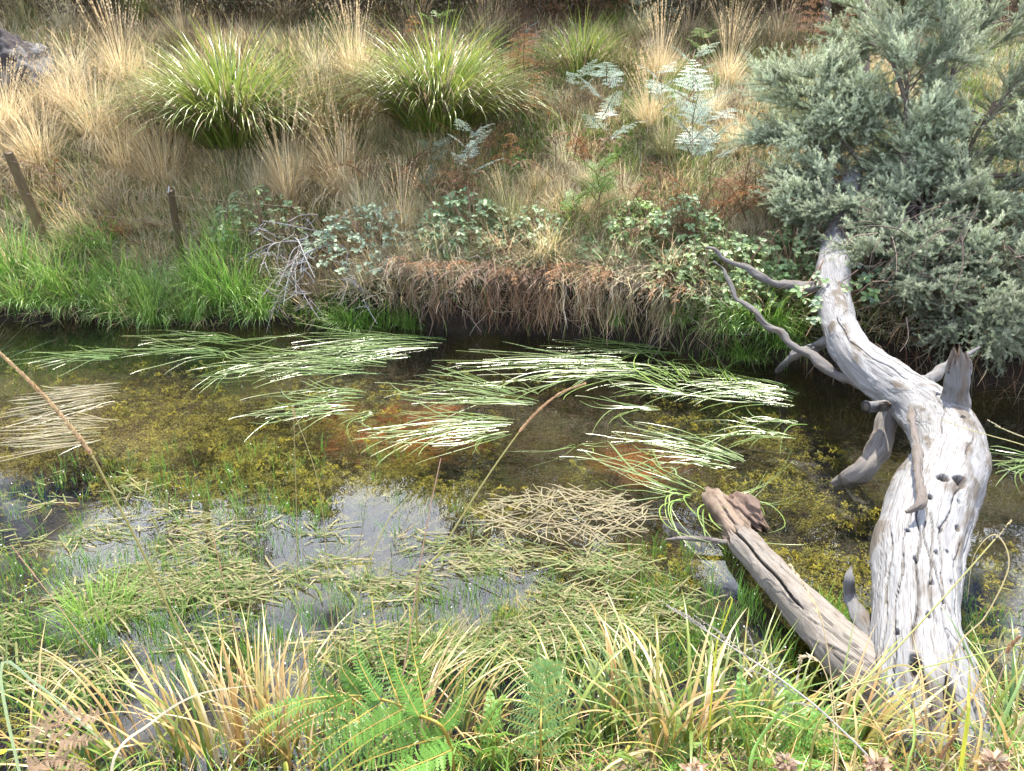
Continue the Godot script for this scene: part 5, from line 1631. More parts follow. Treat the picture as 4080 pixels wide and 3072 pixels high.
	for s in zones:
		for k in s[3]:
			var ang := R(0, TAU)
			var q := sqrt(rng.randf()) * 1.15
			var x: float = s[0].x + cos(ang) * q * s[1]
			var z: float = s[0].y + sin(ang) * q * s[2]
			if height(x, z) > 0.0 or fine.get_noise_2d(x * 75.0 + 40.0, z * 110.0) + 0.5 * bumps.get_noise_2d(x * 90.0, z * 140.0) + R(-0.2, 0.2) < 0.15:
				continue
			if Vector2((x - open_at.x) / 0.62, (z - open_at.y) / 0.36).length() < 1.0 and rng.randf() < 0.85:
				continue
			var w: Array = bits[rng.randi() % 3]
			var turn := R(-1.5, 1.5) * R(0.45, 1.0) + (PI if rng.randf() < 0.5 else 0.0)
			w[0].append(Transform3D(Basis.from_euler(Vector3(0, turn, R(-0.06, 0.06))) * Basis.from_scale(Vector3(R(0.06, 0.22), R(0.8, 1.3), R(0.7, 1.25))), Vector3(x, 0.003 + 0.02 * rng.randf(), z)))
			w[1].append(pick([lin(0.24, 0.25, 0.10), lin(0.29, 0.27, 0.14), lin(0.16, 0.20, 0.065), lin(0.33, 0.28, 0.16), lin(0.11, 0.16, 0.045)]) * R(0.6, 1.15))
	for k in 3:
		var m := strap(1.0, 0.0085, [0.0, 0.06, -0.1][k], 0.0, Color(1, 1, 1), Color(0.9, 0.9, 0.85)) if k < 2 else folded_leaf(0.0085)
		scatter("cut_leaf_litter", m, M.dry, bits[k][0], bits[k][1], self)
	# tiny emergent shoots, with pale glossy beads added as sun glints
	var shoot := tussock_mesh(8, 0.03, 0.05, 0.15, 0.0035, 0.6, 0.5, GREEN, GREEN[3])
	var sx := []
	var sc := []
	var beads := []
	var bc := []
	var shoots := [[Vector2(-2.531, -3.971), 1.2, 0.5, 500], [Vector2(-1.835, -3.211), 1.0, 0.4, 520], [Vector2(-0.942, -3.287), 1.0, 0.4, 260], [Vector2(0.319, -3.101), 0.8, 0.35, 380], [Vector2(0.884, -3.367), 0.28, 0.4, 170], [Vector2(1.029, -2.866), 0.5, 0.25, 200], [Vector2(-0.012, -2.804), 0.7, 0.2, 420], [Vector2(-1.827, -4.706), 1.1, 0.3, 120], [Vector2(-1.856, -2.804), 0.8, 0.3, 500], [Vector2(2.216, -2.866), 0.3, 0.4, 160], [Vector2(1.501, -3.065), 0.16, 0.14, 200], [Vector2(-0.837, -4.025), 0.6, 0.25, 70]]
	for s in shoots:
		for k in int(s[3] * 0.45):
			var ang := R(0, TAU)
			var q := sqrt(rng.randf()) * 1.2
			var p := Vector3(s[0].x + cos(ang) * q * s[1], -0.01, s[0].y + sin(ang) * q * s[2])
			if height(p.x, p.z) > 0.03:
				continue
			sx.append(Transform3D(Basis.from_euler(Vector3(0, R(0, TAU), 0)).scaled(Vector3.ONE * R(0.6, 1.3)), p))
			sc.append(Color(1, 1, 1) * R(0.8, 1.2))
			if rng.randf() < 0.22:
				beads.append(Transform3D(Basis.from_scale(Vector3.ONE * R(0.6, 1.3)), p + Vector3(R(-0.03, 0.03), R(0.012, 0.03), R(-0.03, 0.03))))
				bc.append(pick([lin(0.75, 0.72, 0.75), lin(0.7, 0.6, 0.66), lin(0.8, 0.8, 0.78)]))
	scatter("emergent_grass", shoot, M.leaf, sx, sc, self)
	var bead := SphereMesh.new()
	bead.radius = 0.0032
	bead.height = 0.0064
	bead.radial_segments = 8
	bead.rings = 5
	scatter("sun_glint_beads", bead, mat(0.12, 0.0, 0.8), beads, bc, self)

# ------------------------------------------------------------------ the near bank
func sedge(label: String, at: Vector3, n: int, len0: float, len1: float, w: float, pal: Array, lean: float, lean_yaw: float, fan: float, droop: float) -> void:
	var o := thing("sedge_clump", label, "sedge", at, 0.0, "sedge clumps along the near bank")
	for k in int(n * 0.85):
		var b := Buf.new()
		var yaw := R(0, TAU)
		var c := vary(pick(pal), 0.15)
		var tip := c.lerp(lin(0.50, 0.38, 0.17), R(0.0, 0.4))
		var p := Vector3(R(-0.09, 0.09), -0.04, R(-0.06, 0.06))
		if rng.randf() < lean:
			yaw = lean_yaw + R(-0.5, 0.5)
		blade(b, p, yaw, R(0.02, fan), R(len0, len1) * 1.12, w * 1.65 * R(0.6, 1.2), droop * R(0.5, 1.6), 12, c.darkened(0.05), tip, 0.95, 0.05)
		part("blade", b.mesh(), M.glossy, o)

func near_bank() -> void:
	var G := SEDGE
	var D := DRYSEDGE
	# ground thatch of the near bank
	var th := Buf.new()
	for k in 5200:
		var x := R(-2.6, 2.6)
		var d := R(1.35, near_edge(x) + 0.12)
		var c := vary(pick(SEDGE + GREEN + DRYSEDGE), 0.2)
		blade(th, Vector3(x, height(x, -d) - 0.01, -d), R(0, TAU), R(0.2, 1.3), R(0.08, 0.24), 0.005, R(0.3, 1.6), 5, c, c, 1.0, 0.12)
	setting("near_bank_grass", th.mesh(), M.leaf, "stuff")
	sedge("golden dry sedge clump standing highest on the near bank, beside the big green fern", on(Vector2(-0.967, -2.292)), 62, 0.36, 0.62, 0.0085, D, 0.5, -2.0, 0.55, 1.0)
	sedge("straw sedge clump tangled in front of the big fern's rock side", on(Vector2(-0.814, -2.253)), 46, 0.35, 0.55, 0.008, D + D + G, 0.4, -1.4, 0.5, 0.8)
	sedge("green and gold sedge bending to the pool corner near the curled dead fern", on(Vector2(-1.186, -2.263)), 46, 0.35, 0.6, 0.009, G + D, 0.7, -2.6, 0.7, 1.2)
	sedge("long arching pale sedge beside the curled dead fern", on(Vector2(-1.479, -2.253)), 36, 0.35, 0.6, 0.008, D + G, 0.7, PI, 0.9, 1.3)
	sedge("sedge at the bottom corner of the near bank", on(Vector2(-1.859, -2.3)), 30, 0.3, 0.5, 0.008, G + D, 0.3, -1.0, 0.9, 1.2)
	sedge("golden arching sedge behind the big green fern", on(Vector2(-0.413, -2.381)), 44, 0.4, 0.6, 0.0075, D + D + G, 0.6, -0.8, 0.5, 1.3)
	sedge("yellow sedge between the big fern and the small upright frond", on(Vector2(-0.213, -2.403)), 40, 0.3, 0.5, 0.0075, G + D, 0.4, -0.6, 0.8, 1.3)
	sedge("green sedge right beside the small upright frond", on(Vector2(0.217, -2.269)), 57, 0.36, 0.62, 0.0085, G, 0.3, -1.2, 0.8, 1.4)
	sedge("broad-leaved green sedge in the middle of the near bank", on(Vector2(0.44, -2.356)), 56, 0.35, 0.61, 0.0105, G + G + D, 0.35, -1.9, 0.7, 1.3)
	sedge("dense green sedge with brown leaf bases", on(Vector2(0.578, -2.114)), 63, 0.35, 0.61, 0.0105, G + G + D, 0.3, -1.2, 0.7, 1.3)
	sedge("bright green sedge between the dense clump and the short split log", on(Vector2(0.789, -2.217)), 48, 0.31, 0.55, 0.0095, G, 0.4, -0.9, 0.8, 1.4)
	sedge("light sedge in front of the short split log", on(Vector2(0.975, -2.172)), 36, 0.26, 0.44, 0.0085, G + D, 0.3, -0.6, 0.9, 1.2)
	sedge("green-gold sedge crossing the foot of the bleached trunk", on(Vector2(1.157, -2.068)), 40, 0.3, 0.55, 0.009, G + D, 0.7, -0.5, 0.8, 0.9)
	sedge("dry fallen sedge matted at the trunk's foot", on(Vector2(1.349, -1.967)), 46, 0.25, 0.45, 0.007, D, 0.5, PI, 1.1, 1.0)
	sedge("green sedge on the water side of the trunk's foot", on(Vector2(1.745, -2.145)), 36, 0.3, 0.5, 0.0075, GREEN + SEDGE, 0.3, -1.6, 0.8, 1.1)
	sedge("loose sedge at the end of the near bank past the trunk", on(Vector2(1.624, -1.913)), 30, 0.3, 0.55, 0.0085, D + G, 0.6, PI + 0.4, 0.9, 0.9)
	sedge("short green sedge under the big frond, near the bottom edge", on(Vector2(-0.603, -2.241)), 50, 0.22, 0.36, 0.0075, G, 0.2, -1.5, 0.9, 1.2)
	sedge("thin grass under the small upright frond", on(Vector2(-0.01, -2.245)), 36, 0.22, 0.4, 0.006, G + D, 0.2, 0, 0.8, 1.0)
	# bright green tuft growing out of the shallows
	var tw := Vector2(-1.996, -3.101)
	var to := thing("green_water_grass", "bright green fine grass tuft standing in the shallows among cut leaves", "grass tuft", Vector3(tw.x, -0.03, tw.y))
	part("blades", tussock_mesh(230, 0.14, 0.12, 0.34, 0.0045, 0.7, 0.8, [Color(0.18, 0.36, 0.04), Color(0.26, 0.42, 0.07), Color(0.14, 0.30, 0.04)], lin(0.3, 0.45, 0.1)), M.leaf, to, "stuff")
	var tw2 := Vector2(1.495, -3.048)
	var to2 := thing("green_water_grass", "little green tuft between the short split log and the bleached trunk", "grass tuft", Vector3(tw2.x, 0.0, tw2.y))
	part("blades", tussock_mesh(120, 0.10, 0.06, 0.2, 0.005, 0.9, 1.0, GREEN, GREEN[3]), M.leaf, to2, "stuff")
	# dark reeds at the pool's far corner
	var dr := on(Vector2(-5.641, -8.198))
	dr.y = -0.05
	var dro := thing("dark_reed", "dark green stiff reeds leaning in from the picture's edge over the pool", "reeds", Vector3(-5.006, -0.02, -6.788))
	for k in 46:
		var b := Buf.new()
		var c := vary(lin(0.045, 0.10, 0.03), 0.3)
		blade(b, Vector3(R(-0.25, 0.1), 0, R(-0.12, 0.2)), R(-0.6, 0.35), R(0.5, 1.35), R(0.35, 0.8), 0.010, R(-0.1, 0.35), 5, c, c.lightened(0.1), 0.9)
		part("reed", b.mesh(), M.glossy, dro)
	# big green bracken frond
	var fb := on(Vector2(-0.211, -2.253))
	var f1 := thing("near_bracken", "big fresh green bracken frond with a yellow stem in the middle of the near bank", "fern", fb)
	var fg := lin(0.10, 0.215, 0.032)
	var fs := lin(0.36, 0.30, 0.06)
	var st := Buf.new()
	twig(st, [Vector3(0, -0.1, 0), Vector3(-0.203, 0.491, -1.86) - fb, Vector3(-0.285, 0.542, -1.88) - fb, Vector3(-0.364, 0.57, -1.9) - fb, Vector3(-0.448, 0.595, -1.9) - fb, Vector3(-0.54, 0.596, -1.9) - fb, Vector3(-0.634, 0.6, -1.88) - fb], 0.006, 0.0025, 8, fs.darkened(0.15), fs, 0.02)
	part("stem", st.mesh(), M.leaf, f1)
	var pins := [
		[[Vector3(-0.256, 0.533, -1.87), Vector3(-0.291, 0.604, -1.96), Vector3(-0.318, 0.689, -2.03), Vector3(-0.328, 0.806, -2.08)], 0.052],
		[[Vector3(-0.343, 0.559, -1.9), Vector3(-0.389, 0.605, -1.98), Vector3(-0.431, 0.691, -2.05), Vector3(-0.45, 0.817, -2.1)], 0.05],
		[[Vector3(-0.462, 0.598, -1.9), Vector3(-0.506, 0.613, -1.95), Vector3(-0.538, 0.632, -1.99), Vector3(-0.546, 0.697, -2.02)], 0.04],
		[[Vector3(-0.54, 0.595, -1.9), Vector3(-0.598, 0.604, -1.94), Vector3(-0.619, 0.649, -1.97), Vector3(-0.616, 0.73, -2)], 0.038],
		[[Vector3(-0.554, 0.593, -1.9), Vector3(-0.651, 0.587, -1.86), Vector3(-0.734, 0.546, -1.82), Vector3(-0.799, 0.497, -1.78)], 0.042],
		[[Vector3(-0.627, 0.6, -1.88), Vector3(-0.707, 0.587, -1.86), Vector3(-0.765, 0.574, -1.84), Vector3(-0.811, 0.537, -1.82)], 0.03],
		[[Vector3(-0.392, 0.577, -1.9), Vector3(-0.477, 0.572, -1.82), Vector3(-0.553, 0.541, -1.78), Vector3(-0.621, 0.515, -1.72)], 0.058],
		[[Vector3(-0.292, 0.545, -1.88), Vector3(-0.378, 0.556, -1.8), Vector3(-0.452, 0.536, -1.75), Vector3(-0.524, 0.502, -1.7)], 0.058],
		[[Vector3(-0.206, 0.49, -1.85), Vector3(-0.295, 0.524, -1.78), Vector3(-0.407, 0.532, -1.72), Vector3(-0.528, 0.51, -1.66)], 0.06],
		[[Vector3(-0.22, 0.507, -1.86), Vector3(-0.175, 0.514, -1.92), Vector3(-0.155, 0.55, -1.96), Vector3(-0.148, 0.624, -2)], 0.04],
		[[Vector3(-0.279, 0.574, -1.84), Vector3(-0.32, 0.603, -1.9), Vector3(-0.356, 0.648, -1.95), Vector3(-0.37, 0.729, -1.98)], 0.042],
		[[Vector3(-0.402, 0.6, -1.88), Vector3(-0.45, 0.648, -1.93), Vector3(-0.482, 0.702, -1.97), Vector3(-0.49, 0.782, -2)], 0.04],
		[[Vector3(-0.481, 0.625, -1.86), Vector3(-0.565, 0.617, -1.8), Vector3(-0.637, 0.595, -1.76), Vector3(-0.697, 0.55, -1.72)], 0.045],
		[[Vector3(-0.326, 0.602, -1.84), Vector3(-0.411, 0.602, -1.77), Vector3(-0.483, 0.584, -1.72), Vector3(-0.564, 0.544, -1.66)], 0.05],
		[[Vector3(-0.179, 0.506, -1.78), Vector3(-0.234, 0.532, -1.72), Vector3(-0.318, 0.544, -1.66), Vector3(-0.399, 0.525, -1.6)], 0.055],
	]
	for pn in pins:
		var b := Buf.new()
		var q := []
		for p in pn[0]:
			q.append(p - fb)
		var line: PackedVector3Array = smooth_path(q, [1.0, 1.0, 1.0, 1.0], 0.02)[0]
		pinna(b, line, Vector3(R(-0.6, 0.6), 0.75, R(0.1, 1.0)).normalized(), pn[1] * 0.95, 25, vary(fg, 0.32), fs, 0.16, true)
		part("pinna", b.mesh(), M.fern, f1)
	# small upright frond
	var fb2 := on(Vector2(0.111, -2.226))
	var f2 := thing("near_bracken", "small pale green bracken frond standing upright between sedges on the near bank", "fern", fb2)
	var s2 := Buf.new()
	var axis := [Vector3(0, -0.05, 0), Vector3(0.086, 0.502, -1.82) - fb2, Vector3(0.089, 0.587, -1.86) - fb2, Vector3(0.098, 0.656, -1.9) - fb2, Vector3(0.119, 0.708, -1.93) - fb2]
	twig(s2, axis, 0.004, 0.0015, 6, fs, fs, 0.02)
	part("stem", s2.mesh(), M.leaf, f2)
	for k in 16:
		var t := 0.18 + 0.8 * (k / 2) / 8.0
		var i0 := mini(int(t * 4.0), 3)
		var p: Vector3 = axis[i0].lerp(axis[i0 + 1], t * 4.0 - i0)
		var s := -1.0 if k % 2 == 0 else 1.0
		var le := 0.125 * pow(1.0 - t, 0.6) + 0.015
		var e := p + Vector3(s * le, le * 0.55, R(-0.03, 0.03))
		var b := Buf.new()
		pinna(b, PackedVector3Array([p, p.lerp(e, 0.5) + Vector3(0, 0.005, 0), e]), Vector3(0.1 * s, 0.35, 0.95).normalized(), 0.032, 11, lin(0.22, 0.38, 0.12), fs, 0.12, true)
		part("pinna", b.mesh(), M.fern, f2)
	# feathery fern at the short log's foot
	var more := [
		[Vector2(0.837, -2.021), lin(0.12, 0.27, 0.05), 7, 0.34, "soft feathery green fern on the near bank before the short split log"],
		[Vector2(1.049, -2.076), lin(0.13, 0.28, 0.05), 6, 0.30, "feathery green fern touching the trunk's foot"],
		[Vector2(-0.115, -2.253), lin(0.13, 0.28, 0.05), 7, 0.30, "low fern under the big frond's stem"],
		[Vector2(-1.555, -2.232), lin(0.10, 0.24, 0.07), 4, 0.16, "two small fern tips at the bottom beside the curled dead fern"],
		[Vector2(0.496, -2.032), lin(0.16, 0.27, 0.06), 4, 0.22, "little fern hidden in the dense green sedge"],
	]
	for r in more:
		var o := thing("near_fern", r[4], "fern", on(r[0]), 0.0, "ferns on the near bank")
		for k in r[2]:
			var b := Buf.new()
			frond(b, Vector3(R(-0.06, 0.06), -0.02, R(-0.04, 0.04)), k * 2.4 + R(-0.3, 0.3), R(0.2, 0.8), r[3] * R(0.8, 1.15), r[3] * 0.55, R(0.4, 1.0), 12, vary(r[1], 0.12), fs, 0.15, 0.12)
			part("frond", b.mesh(), M.fern, o)
	# curled dead fern at the bottom corner
	var df := on(Vector2(-1.753, -2.3))
	var dfo := thing("curled_dead_fern", "curled grey-brown dead fern fronds at the bottom corner of the near bank", "dead fern", df)
	for c: Array in [[Vector3(-1.343, 0.43, -2), Vector3(-1.427, 0.448, -1.98), Vector3(-1.479, 0.458, -1.93), Vector3(-1.505, 0.424, -1.88), Vector3(-1.491, 0.391, -1.84)], [Vector3(-1.464, 0.407, -1.8), Vector3(-1.432, 0.389, -1.86), Vector3(-1.349, 0.391, -1.84), Vector3(-1.256, 0.359, -1.8)], [Vector3(-1.488, 0.43, -1.95), Vector3(-1.424, 0.412, -1.92), Vector3(-1.345, 0.403, -1.92), Vector3(-1.293, 0.421, -1.94)]]:
		var q := []
		var ones := []
		for p in c:
			q.append(p - df)
			ones.append(1.0)
		var b := Buf.new()
		var line: PackedVector3Array = smooth_path(q, ones, 0.015)[0]
		pinna(b, line, Vector3(0.1, 0.8, 0.6).normalized(), 0.045, 26, lin(0.30, 0.215, 0.145), lin(0.26, 0.18, 0.11), 0.5, true)
		part("frond", b.mesh(), M.dry, dfo)
	# tall grass stalks; the first two carry thick seed spikes
	var stalks := [
		["grass_stalk", [Vector3(-0.82, 0.502, -1.75), Vector3(-0.868, 0.843, -1.72), Vector3(-0.911, 1.18, -1.68), Vector3(-0.967, 1.538, -1.62)], [Vector3(-0.967, 1.538, -1.62), Vector3(-1.008, 1.649, -1.6), Vector3(-1.05, 1.739, -1.58), Vector3(-1.09, 1.813, -1.56)], 0.0040, lin(0.26, 0.29, 0.08), lin(0.46, 0.34, 0.20), 420, 0.015, 0.5, "tall grass stalk with a thick tan seed spike slanting in from the pool's corner side"],
		["grass_stalk", [Vector3(-0.307, 0.778, -2.1), Vector3(-0.217, 0.964, -2.16), Vector3(-0.084, 1.164, -2.24), Vector3(0.021, 1.3, -2.3)], [Vector3(0.021, 1.3, -2.3), Vector3(0.081, 1.361, -2.33), Vector3(0.157, 1.414, -2.36), Vector3(0.236, 1.439, -2.38)], 0.0042, lin(0.27, 0.30, 0.08), lin(0.42, 0.28, 0.16), 380, 0.016, 0.45, "tall grass stalk with a tan seed spike slanting up over the middle of the pool"],
		["grass_stalk", [Vector3(-0.511, 0.472, -1.85), Vector3(-0.552, 0.848, -1.98), Vector3(-0.574, 1.217, -2.06), Vector3(-0.633, 1.432, -2.1)], [Vector3(-0.633, 1.432, -2.1), Vector3(-0.637, 1.446, -2.1), Vector3(-0.64, 1.465, -2.1)], 0.0018, lin(0.28, 0.28, 0.10), lin(0.4, 0.28, 0.16), 30, 0.008, 0.4, "thin bent stalk arching over the sky patch of the pool"],
		["grass_stalk", [Vector3(-0.641, 0.43, -1.82), Vector3(-0.653, 0.735, -1.95), Vector3(-0.649, 1.154, -2.06), Vector3(-0.646, 1.438, -2.12)], [Vector3(-0.646, 1.438, -2.12), Vector3(-0.646, 1.448, -2.12), Vector3(-0.647, 1.46, -2.12)], 0.0018, lin(0.27, 0.24, 0.09), lin(0.4, 0.28, 0.16), 24, 0.008, 0.4, "thin upright stalk meeting the bent one at its tip"],
		["grass_stalk", [Vector3(-0.354, 0.496, -1.9), Vector3(-0.307, 0.831, -2.05), Vector3(-0.261, 1.088, -2.12), Vector3(-0.221, 1.266, -2.18)], [Vector3(-0.24, 1.18, -2.16), Vector3(-0.231, 1.223, -2.17), Vector3(-0.221, 1.266, -2.18)], 0.0028, lin(0.42, 0.26, 0.17), lin(0.48, 0.30, 0.20), 12, 0.01, 0.1, "pinkish dry stalk ending over the sky patch of the pool"],
		["grass_stalk", [Vector3(-0.584, 0.496, -1.9), Vector3(-0.517, 0.799, -2), Vector3(-0.47, 1.034, -2.1), Vector3(-0.432, 1.291, -2.16)], [Vector3(-0.444, 1.207, -2.14), Vector3(-0.439, 1.249, -2.15), Vector3(-0.432, 1.291, -2.16)], 0.0014, lin(0.16, 0.18, 0.06), lin(0.2, 0.14, 0.09), 14, 0.008, 0.3, "hair-thin dark stalk beside the pinkish one"],
		["grass_stalk", [Vector3(-0.555, 0.496, -1.9), Vector3(-0.486, 0.839, -2.04), Vector3(-0.396, 1.067, -2.1), Vector3(-0.349, 1.129, -2.12)], [Vector3(-0.374, 1.094, -2.11), Vector3(-0.36, 1.113, -2.12), Vector3(-0.349, 1.129, -2.12)], 0.003, lin(0.30, 0.33, 0.1), lin(0.5, 0.4, 0.2), 6, 0.008, 0.2, "kinked pale leaf stalk between the thin stalks and the pinkish one"],
		["grass_stalk", [Vector3(-0.856, 0.66, -2), Vector3(-0.906, 0.827, -2.08), Vector3(-0.933, 0.955, -2.12), Vector3(-0.948, 1.01, -2.14)], [Vector3(-0.919, 0.9, -2.1), Vector3(-0.935, 0.964, -2.12), Vector3(-0.949, 1.027, -2.14)], 0.0016, lin(0.33, 0.22, 0.12), lin(0.40, 0.25, 0.15), 60, 0.010, 0.4, "short stalk with a loose reddish seed head over the cut leaves"],
		["grass_stalk", [Vector3(-0.993, 0.553, -1.7), Vector3(-1.128, 0.818, -1.75), Vector3(-1.254, 1.04, -1.78), Vector3(-1.328, 1.158, -1.8)], [Vector3(-1.287, 1.092, -1.79), Vector3(-1.32, 1.141, -1.8), Vector3(-1.341, 1.187, -1.8)], 0.0018, lin(0.36, 0.26, 0.14), lin(0.42, 0.3, 0.18), 60, 0.010, 0.3, "tan stalk slanting low over the cut leaves to the picture's edge"],
		["grass_stalk", [Vector3(0.879, 0.638, -1.75), Vector3(1.078, 0.749, -1.85), Vector3(1.288, 0.919, -1.95), Vector3(1.448, 1.075, -2.02)], [Vector3(1.448, 1.075, -2.02), Vector3(1.477, 1.108, -2.03), Vector3(1.497, 1.126, -2.04)], 0.0034, lin(0.33, 0.35, 0.10), lin(0.5, 0.42, 0.24), 26, 0.012, 0.5, "yellow-green stalk slanting across the bleached trunk's foot"],
		["grass_stalk", [Vector3(0.678, 0.719, -1.6), Vector3(0.79, 0.771, -1.66), Vector3(0.938, 0.813, -1.7), Vector3(1.443, 0.871, -1.8)], [Vector3(1.36, 0.856, -1.79), Vector3(1.396, 0.867, -1.79), Vector3(1.443, 0.871, -1.8)], 0.0026, lin(0.28, 0.34, 0.09), lin(0.34, 0.36, 0.10), 4, 0.008, 0.1, "long green stalk lying level across the trunk's foot"],
		["grass_stalk", [Vector3(2.045, 1.077, -2.6), Vector3(1.892, 1.143, -2.62), Vector3(1.789, 1.18, -2.64)], [Vector3(1.892, 1.143, -2.62), Vector3(1.829, 1.166, -2.63), Vector3(1.766, 1.199, -2.65)], 0.0025, lin(0.35, 0.36, 0.15), lin(0.6, 0.55, 0.4), 90, 0.009, 0.35, "pale seed spike reaching in from behind the bleached trunk"],
		["grass_stalk", [Vector3(1.892, 1.153, -2.4), Vector3(1.776, 1.188, -2.45), Vector3(1.617, 1.222, -2.5), Vector3(1.525, 1.245, -2.55)], [Vector3(1.617, 1.222, -2.5), Vector3(1.588, 1.232, -2.51), Vector3(1.566, 1.234, -2.53)], 0.0022, lin(0.42, 0.40, 0.18), lin(0.5, 0.45, 0.25), 6, 0.008, 0.1, "thin yellow stalk lying over the trunk's widest part"],
	]
	for s in stalks:
		var p0: Vector3 = s[1][0]
		var o := thing(s[0], s[9], "grass stalk", p0, 0.0, "tall stalks in front of the pool")
		var q := []
		for p in s[1]:
			q.append(p - p0)
		# the foot of the stalk stands on the bank
		if p0.y > height(p0.x, p0.z) + 0.02 and p0.x < 2.2:
			q.push_front(Vector3(R(-0.03, 0.03), height(p0.x, p0.z) - p0.y - 0.03, 0.03))
		var b := Buf.new()
		twig(b, q, s[3], s[3] * 0.6, 6, s[4], s[4].lerp(s[5], 0.4), 0.03, 0.0)
		part("stem", b.mesh(), M.leaf, o)
		var line := []
		var ones := []
		for p in s[2]:
			line.append(p - p0)
			ones.append(1.0)
		var hb := Buf.new()
		var pl: PackedVector3Array = smooth_path(line, ones, 0.02)[0]
		plume(hb, pl, s[8], s[6], s[7], s[5])
		part("seed_head", hb.mesh(), M.dry, o)
	# grey dead herb with knobbly side heads
	var gp := Vector3(0.905, 0.751, -1.45)
	var go := thing("grey_dead_herb", "grey dead herb stalk with knobbly side heads leaning over the green sedge", "dead herb", gp)
	var gb := Buf.new()
	var grey := lin(0.34, 0.31, 0.29)
	twig(gb, [Vector3(0.03, -0.2, 0.02), Vector3.ZERO, Vector3(0.788, 0.876, -1.5) - gp, Vector3(0.665, 0.967, -1.54) - gp, Vector3(0.519, 1.053, -1.58) - gp, Vector3(0.391, 1.123, -1.62) - gp], 0.0035, 0.0012, 6, grey, grey, 0.03)
	part("stem", gb.mesh(), M.twig, go)
	for h in [[Vector3(0.498, 1.063, -1.59), Vector3(0.384, 1.129, -1.62), 90], [Vector3(0.586, 1.014, -1.56), Vector3(0.45, 1.113, -1.6), 20], [Vector3(0.611, 0.993, -1.56), Vector3(0.583, 1.072, -1.6), 40], [Vector3(0.532, 1.043, -1.58), Vector3(0.499, 1.079, -1.6), 20], [Vector3(0.7, 0.934, -1.53), Vector3(0.562, 1.001, -1.55), 60], [Vector3(0.747, 0.9, -1.52), Vector3(0.681, 0.905, -1.53), 26], [Vector3(0.667, 0.953, -1.54), Vector3(0.614, 1.025, -1.58), 30]]:
		var hb := Buf.new()
		var a: Vector3 = h[0] - gp
		var e: Vector3 = h[1] - gp
		var m := a.lerp(e, 0.5) + Vector3(0, 0.008, 0)
		twig(hb, [a, m, e], 0.0015, 0.0008, 4, grey, grey, 0.02)
		plume(hb, PackedVector3Array([a.lerp(m, 0.3), m, e]), 0.9, h[2], 0.011, grey.lightened(0.05))
		part("side_head", hb.mesh(), M.dry, go)
	# pale oat-like heads
	var oats := [[[Vector3(0.816, 0.759, -1.5), Vector3(0.817, 0.889, -1.58), Vector3(0.795, 1.055, -1.66), Vector3(0.755, 1.132, -1.7), Vector3(0.721, 1.178, -1.72)], "pale oat head standing before the short split log"], [[Vector3(0.778, 0.81, -1.45), Vector3(0.78, 0.943, -1.52), Vector3(0.758, 1.007, -1.56), Vector3(0.725, 1.007, -1.58), Vector3(0.711, 0.95, -1.56)], "nodding pale oat head before the trunk's foot"]]
	for r in oats:
		var p0: Vector3 = r[0][0]
		var o := thing("oat_stalk", r[1], "grass stalk", p0, 0.0, "oat stalks on the near bank")
		var q := [Vector3(0, height(p0.x, p0.z) - p0.y, 0.02)]
		for p in r[0]:
			q.append(p - p0)
		var b := Buf.new()
		var c := lin(0.58, 0.48, 0.28)
		twig(b, q, 0.0018, 0.001, 5, c, c, 0.02, 0.0)
		part("stem", b.mesh(), M.dry, o)
		var hb := Buf.new()
		var line: PackedVector3Array = smooth_path(q.slice(3), [1.0, 1.0, 1.0], 0.015)[0]
		plume(hb, line, 0.4, 60, 0.017, lin(0.68, 0.60, 0.42))
		part("seed_head", hb.mesh(), M.dry, o)
